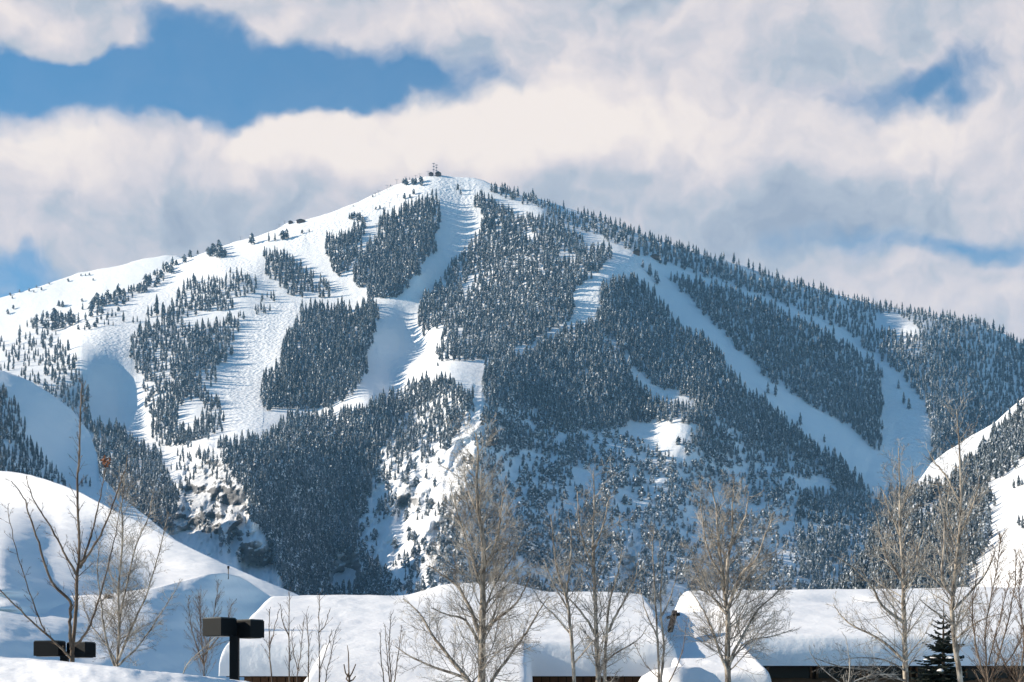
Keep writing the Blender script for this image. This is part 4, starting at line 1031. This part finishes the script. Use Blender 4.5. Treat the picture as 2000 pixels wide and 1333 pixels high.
TR['t6'] = bare_tree('bare_aspen', 'thin pole like aspen at the right end of the left house', 'bare tree', 31.4,
    [([(1288,1400),(1287,1333),(1284,1240),(1279,1160),(1275,1080),(1277,1035)], 7, 1.6), ([(1288,1345),(1296,1270),(1290,1190),(1293,1120),(1302,1060)], 6, 1.4), ([(1285,1250),(1262,1195),(1250,1150)], 3.5, 1.2), ([(1291,1210),(1315,1150),(1325,1100)], 3.5, 1.2)],
    106, M_TWIG, nb=36, blen=1.0, kids=(7, 4), group=AG, tmat=M_ASPEN, depth=.6, t_lo=.35)
TR['t7'] = bare_tree('bare_aspen', 'broad crowned aspen standing before the blue shaded corner of the right house', 'bare tree', 32.0,
    [([(1424,1400),(1422,1333),(1421,1267),(1422,1208),(1417,1173),(1412,1124),(1405,1075),(1401,1033),(1398,987),(1386,945)], 16, 2.0),
     ([(1418,1160),(1422,1096),(1431,1040),(1431,987),(1435,930)], 8, 1.6), ([(1421,1192),(1447,1124),(1475,1096),(1492,1054),(1512,1000)], 8, 1.5), ([(1425,1290),(1454,1236),(1482,1190),(1517,1159),(1535,1135)], 7, 1.5),
     ([(1424,1300),(1457,1255),(1510,1243),(1548,1230)], 5, 1.3), ([(1420,1310),(1398,1253),(1384,1215),(1370,1187),(1350,1155)], 7, 1.4), ([(1418,1200),(1394,1170),(1370,1148),(1355,1110)], 6, 1.4),
     ([(1412,1130),(1385,1080),(1372,1020),(1368,970)], 5, 1.4), ([(1430,1060),(1455,1010),(1462,960)], 5, 1.3), ([(1446,1130),(1480,1130),(1520,1095)], 4, 1.2)],
    107, M_TWIG, nb=48, blen=1.6, kids=(9, 6), group=AG, tmat=M_ASPEN, depth=1.1, t_lo=.22)
TR['t8'] = bare_tree('bare_aspen', 'straight pale aspen in front of the dark windows of the right house', 'bare tree', 33.0,
    [([(1770,1400),(1769,1333),(1767,1250),(1765,1180),(1764,1110),(1758,1040),(1758,987),(1757,935),(1755,875)], 15, 1.8),
     ([(1764,1216),(1722,1182),(1702,1145),(1667,1110),(1634,1087)], 7, 1.4), ([(1762,1135),(1732,1084),(1720,1047),(1712,1000)], 6, 1.4), ([(1767,1292),(1720,1250),(1671,1225),(1643,1204),(1628,1180)], 6, 1.4),
     ([(1768,1310),(1730,1290),(1680,1285),(1640,1290)], 4, 1.2), ([(1759,1050),(1738,1000),(1722,955)], 4, 1.3), ([(1765,1150),(1790,1090),(1806,1030)], 5, 1.4), ([(1758,1000),(1778,950),(1784,910)], 4, 1.2), ([(1768,1330),(1700,1310),(1640,1302),(1590,1285)], 5, 1.3)],
    108, M_TWIG, nb=42, blen=1.4, kids=(8, 5), group=AG, tmat=M_ASPEN, depth=1.0, t_lo=.24)
TR['t9'] = bare_tree('bare_aspen', 'crooked aspen rising behind the snowy spruce at the right', 'bare tree', 31.0,
    [([(1878,1400),(1876,1333),(1864,1250),(1860,1180),(1867,1110),(1874,1040),(1877,970),(1875,900),(1872,850),(1868,800)], 14, 1.8),
     ([(1860,1165),(1840,1124),(1846,1040),(1839,987),(1830,940)], 7, 1.5), ([(1861,1160),(1825,1131),(1797,1100),(1790,1060)], 5, 1.3), ([(1877,985),(1846,928),(1825,903),(1812,880)], 5, 1.3), ([(1863,1190),(1912,1138),(1937,1096),(1945,1065)], 6, 1.4),
     ([(1874,1050),(1900,990),(1915,930)], 5, 1.3), ([(1872,1080),(1850,1000),(1858,940)], 4, 1.2), ([(1864,1250),(1910,1215),(1950,1200)], 5, 1.3), ([(1861,1220),(1820,1190),(1795,1170)], 5, 1.3)],
    109, M_TWIG, nb=42, blen=1.3, kids=(8, 5), group=AG, tmat=M_ASPEN, depth=.9, t_lo=.25)
# saplings and shrubs
SG = 'thin saplings in front of the left eave'
def sap(stems, seed, label, Y=30.0, mat=M_DARKTWIG, nb=26, bl=.5, name='sapling', cat='sapling', group=SG, **k):
    return bare_tree(name, label, cat, Y, stems, seed, mat, nb=nb, blen=bl, kids=(4, 3), group=group, depth=.3, t_lo=k.pop('t_lo', .5), spread=(14, 34), wig=.06, maxl=k.pop('maxl', 1), **k)
sap([([(530,1400),(531,1333),(527,1280),(526,1250),(526,1190)], 4.5, 1.2), ([(527,1262),(538,1222),(545,1190)], 2.4, 1)], 201, 'sapling nearest the larger lamp post')
sap([([(566,1400),(565,1333),(564,1240),(565,1160)], 5, 1.2), ([(564,1245),(552,1212),(548,1180)], 2.6, 1), ([(565,1290),(574,1262)], 2.4, 1)], 202, 'sapling second from the larger lamp post')
sap([([(603,1400),(602,1333),(603,1260),(598,1200)], 4, 1.1)], 203, 'shorter sapling between two taller ones left of the spruce tip')
sap([([(624,1400),(624,1333),(623,1240),(624,1160)], 4.5, 1.1), ([(624,1235),(636,1220),(644,1190)], 2.6, 1), ([(624,1310),(640,1262),(648,1230)], 2.4, 1)], 204, 'straight tall sapling nearest the small spruce tip')
sap([([(583,1400),(580,1333),(588,1270),(592,1215)], 3.4, 1.0), ([(582,1310),(572,1270),(570,1230)], 2.2, .9)], 205, 'faint wispy sapling in the middle of the sapling row')
sap([([(645,1400),(636,1333),(646,1280),(656,1230)], 3.2, 1.0)], 206, 'short leaning sapling beside the small spruce tip')
sap([([(760,1400),(764,1333),(760,1270),(764,1200)], 4, 1.1), ([(752,1345),(745,1290),(742,1235)], 3, 1), ([(768,1345),(776,1290),(784,1225)], 3, 1), ([(762,1345),(758,1300),(751,1220)], 3, 1)], 207, 'upright clump of thin stems left of the tallest central aspen', name='bare_shrub', cat='shrub', group='bare shrubs', nb=30)
sap([([(352,1400),(360,1310),(400,1265),(440,1228)], 4, 1.3), ([(380,1290),(420,1262),(452,1250)], 2.6, 1)], 208, 'leaning pale branch shrub left of the larger lamp post', name='bare_shrub', cat='shrub', group='bare shrubs', mat=M_TWIG, nb=20, t_lo=.45, Y=29)
sap([([(400,1400),(398,1300),(392,1230),(390,1170)], 3.4, 1), ([(398,1300),(412,1240),(420,1185),(426,1140)], 3, 1), ([(398,1300),(375,1230),(368,1170)], 3, 1), ([(399,1280),(440,1225),(452,1180)], 3, 1)], 209, 'brown fuzzy shrub on the white hill behind the larger lamp post', name='bare_shrub', cat='shrub', group='bare shrubs', nb=100, bl=.8, Y=40, maxl=2, t_lo=.4)
sap([([(1300,1420),(1300,1345),(1262,1300),(1240,1260)], 3, 1), ([(1300,1345),(1330,1280),(1340,1220)], 3, 1)], 213, 'low wispy shrub on the drift between the houses', name='bare_shrub', cat='shrub', group='bare shrubs', nb=22, Y=33, t_lo=.4)
sap([([(1935,1420),(1930,1340),(1925,1230),(1945,1120),(1955,1050)], 5, 1.3), ([(1930,1340),(1960,1250),(1980,1160),(1985,1080)], 4, 1.2), ([(1930,1340),(1905,1260),(1900,1180),(1910,1110)], 4, 1.2), ([(1930,1330),(1985,1270),(2010,1190)], 4, 1.2), ([(1930,1300),(1955,1200),(1975,1120)], 3, 1.2)],
    210, 'dense brown thicket at the right edge of the photo', name='bare_shrub', cat='shrub', group='bare shrubs', nb=130, bl=.9, Y=27, maxl=2, t_lo=.35)
sap([([(1985,1420),(1990,1340),(2000,1250),(1990,1150),(2005,1080)], 5, 1.3), ([(1990,1340),(1960,1290),(1940,1240)], 4, 1.2), ([(1990,1340),(2030,1250),(2040,1150)], 4, 1.2)],
    211, 'brown bush cut off by the right edge below the bright slope', name='bare_shrub', cat='shrub', group='bare shrubs', nb=120, bl=.9, Y=25, maxl=2, t_lo=.35)
sap([([(1650,1420),(1655,1345),(1700,1320),(1750,1318)], 4, 1.2), ([(1655,1345),(1600,1300),(1580,1270)], 3, 1.1), ([(1655,1345),(1660,1290),(1650,1240)], 3, 1.1)],
    212, 'low pale shrub in front of the dark windows', name='bare_shrub', cat='shrub', group='bare shrubs', nb=30, bl=.6, Y=30, mat=M_TWIG, t_lo=.4)
# little brown bushes on the white hill
for u, v, w, seed, lb in ((212, 1166, 16, 301, 'small reddish brown bush on the white hill ledge'), (2, 1166, 20, 302, 'brown bush cut off by the left edge on the hill ledge')):
    p = Vector(knoll.pos(np.array([float(u)]), np.array([float(v) + 3]))[0]); s = p.y / F; rd = random.Random(seed)
    r = empty('brown_bush', p); tag(r, lb, 'bush'); T = Twigs()
    for k in range(70):
        a = rd.uniform(0, 6.28); e_ = rd.uniform(.25, 1.4)
        grow(rd, T, Vector((rd.gauss(0, .2), rd.gauss(0, .2), -.1)), Vector((math.cos(a) * math.cos(e_), math.sin(a) * math.cos(e_), math.sin(e_))), w * s * rd.uniform(.6, 1.1), .02, 0, 1, .02, .15, 3, (4, 3))
    T.mb.build('branches', M_DARKTWIG, r)
# last withered leaves hanging on a limb of the dark tree
rd = random.Random(5); m = MB(); c = at(206, 902, 26.0) - Vector(TR['t1'].location)
for k in range(26):
    d = Vector((rd.gauss(0, .030), rd.gauss(0, .03), rd.gauss(0, .036))); a = Vector((rd.gauss(0, 1), rd.gauss(0, 1), rd.gauss(0, 1))).normalized() * .038; b = a.orthogonal().normalized() * .024
    q = c + d; i = len(m.v); m.v += [tuple(q - a), tuple(q + b), tuple(q + a), tuple(q - b)]; m.f.append((i, i + 1, i + 2, i + 3))
m.build('withered_leaves', M_LEAF, TR['t1'])

# ------------------------------------------------------------------ near spruces
def spruce(px, Y, ztop, rad, seed, label, tiers=22, per=11, snow=.55, droop=.35):
    rd = random.Random(seed); x = (px - 1000) / F * Y
    r = empty('spruce_tree', (x, Y, GZ)); tag(r, label, 'spruce'); h = ztop - GZ
    m = MB(); m.tube([(0, 0, -.1), (0, 0, h * .6), (0.01, 0, h)], [.07, .045, .008], 7, cap=False); m.build('trunk', M_TRUNK, r, smooth=True)
    nd = MB(); sn = MB()
    for t in range(tiers):
        f = t / tiers; z = h * (.12 + .84 * f); L0 = rad * (1 - f) ** .8 + .04
        for k in range(per if f < .8 else 6):
            a = rd.uniform(0, 6.283); L = L0 * rd.uniform(.45, 1.2); dz = -droop * (1 - f) * L + (.35 * L if f > .75 else 0)
            d = Vector((math.cos(a), math.sin(a), 0)); sd = Vector((-d.y, d.x, 0)); z0 = z + rd.uniform(-.16, .16) * (1 - f)
            n = 6; ax = [d * (L * q / n) + Vector((0, 0, z0 + dz * (q / n) ** 1.3 + .10 * L * (q / n) ** 3)) for q in range(n + 1)]
            nd.tube(ax, [.012 * (1 - q / n) + .003 for q in range(n + 1)], 3, cap=False)
            for q in range(1, n + 1):
                for s_ in (-1, 1):
                    for w_ in range(3):
                        l2 = L * .30 * (1.15 - q / n * .75) * rd.uniform(.6, 1.1); tip = ax[q] + sd * s_ * l2 + d * l2 * rd.uniform(.3, 1.0) + Vector((0, 0, rd.uniform(-.35, .1) * l2))
                        b = Vector((rd.gauss(0, .3), rd.gauss(0, .3), 1)).normalized() * .016
                        i = len(nd.v); nd.v += [tuple(ax[q] - d * .02 - b), tuple(ax[q] + d * .02 + b), tuple(tip + b * .4), tuple(tip - b * .4)]; nd.f.append((i, i + 1, i + 2, i + 3))
            if rd.random() < snow:
                q0 = rd.randint(2, 4); c = ax[q0] + Vector((0, 0, .035)); lw = L * rd.uniform(.10, .26)
                sn_i = len(sn.v); rings = 4; seg = 8
                for a1 in range(rings + 1):
                    ph = a1 / rings * math.pi / 2
                    for b1 in range(seg):
                        th = 2 * math.pi * b1 / seg
                        w = d * math.cos(th) * lw * 1.3 + sd * math.sin(th) * lw * .62
                        sn.v.append(tuple(c + w * math.cos(ph) * (1 + .12 * math.sin(3 * th + seed)) + Vector((0, 0, math.sin(ph) * lw * .34 + dz / max(L, .01) * (w.dot(d)) * .8))))
                for a1 in range(rings):
                    for b1 in range(seg):
                        b2 = (b1 + 1) % seg; sn.f.append((sn_i + a1 * seg + b1, sn_i + a1 * seg + b2, sn_i + (a1 + 1) * seg + b2, sn_i + (a1 + 1) * seg + b1))
    nd.build('crown', M_SPRUCE, r)
    sn.build('snow_load', M_SNOW, r, smooth=True)
    return r
M_SPRUCE = plain('spruce_needles', (0.022, 0.030, 0.024), 0.8, .4, 9.0, 0.2)
spruce(1842, 34.0, 2.25, 1.15, 401, 'dark snow laden spruce in front of the right house', 30, 14, .22, .28)
s2 = spruce(682, 27.0, .66, .62, 402, 'small snow capped spruce tip at the bottom edge before the left house', 13, 8, .85)
m = MB(); zz = .60 - GZ
for pts in ([(0,0,zz-.12),(-.004,0,zz+.12),(-.012,0,zz+.42),(-.03,0,zz+.54)], [(0,0,zz+.02),(-.06,.01,zz+.10),(-.085,.02,zz+.24)], [(0,0,zz+.02),(.05,-.01,zz+.10),(.11,-.02,zz+.24)], [(0,0,zz-.04),(.06,.02,zz-.01),(.10,.03,zz+.05)], [(0,0,zz-.05),(-.05,.03,zz+.0),(-.02,.1,zz+.1)]):
    m.tube([Vector(p) for p in pts], [.014, .012, .009, .005][:len(pts)], 5)
m.build('leader_shoot', M_DARKTWIG, s2)
# ------------------------------------------------------------------ air between here and the mountain
hz = MB(); hz.box((-6200, -60, -2.9), (6200, 6500, 1420))
hm = bpy.data.materials.new('cold_air'); hm.use_nodes = True; hm.node_tree.nodes.clear()
ho_ = hm.node_tree.nodes.new('ShaderNodeOutputMaterial'); pv = hm.node_tree.nodes.new('ShaderNodeVolumePrincipled')
pv.inputs['Color'].default_value = (0.30, 0.62, 1.0, 1); pv.inputs['Density'].default_value = 0.000045; pv.inputs['Anisotropy'].default_value = 0.0
hm.node_tree.links.new(pv.outputs[0], ho_.inputs['Volume'])
hzo = hz.build('haze', hm); tag(hzo, 'thin cold blue air over the valley', kind='stuff')
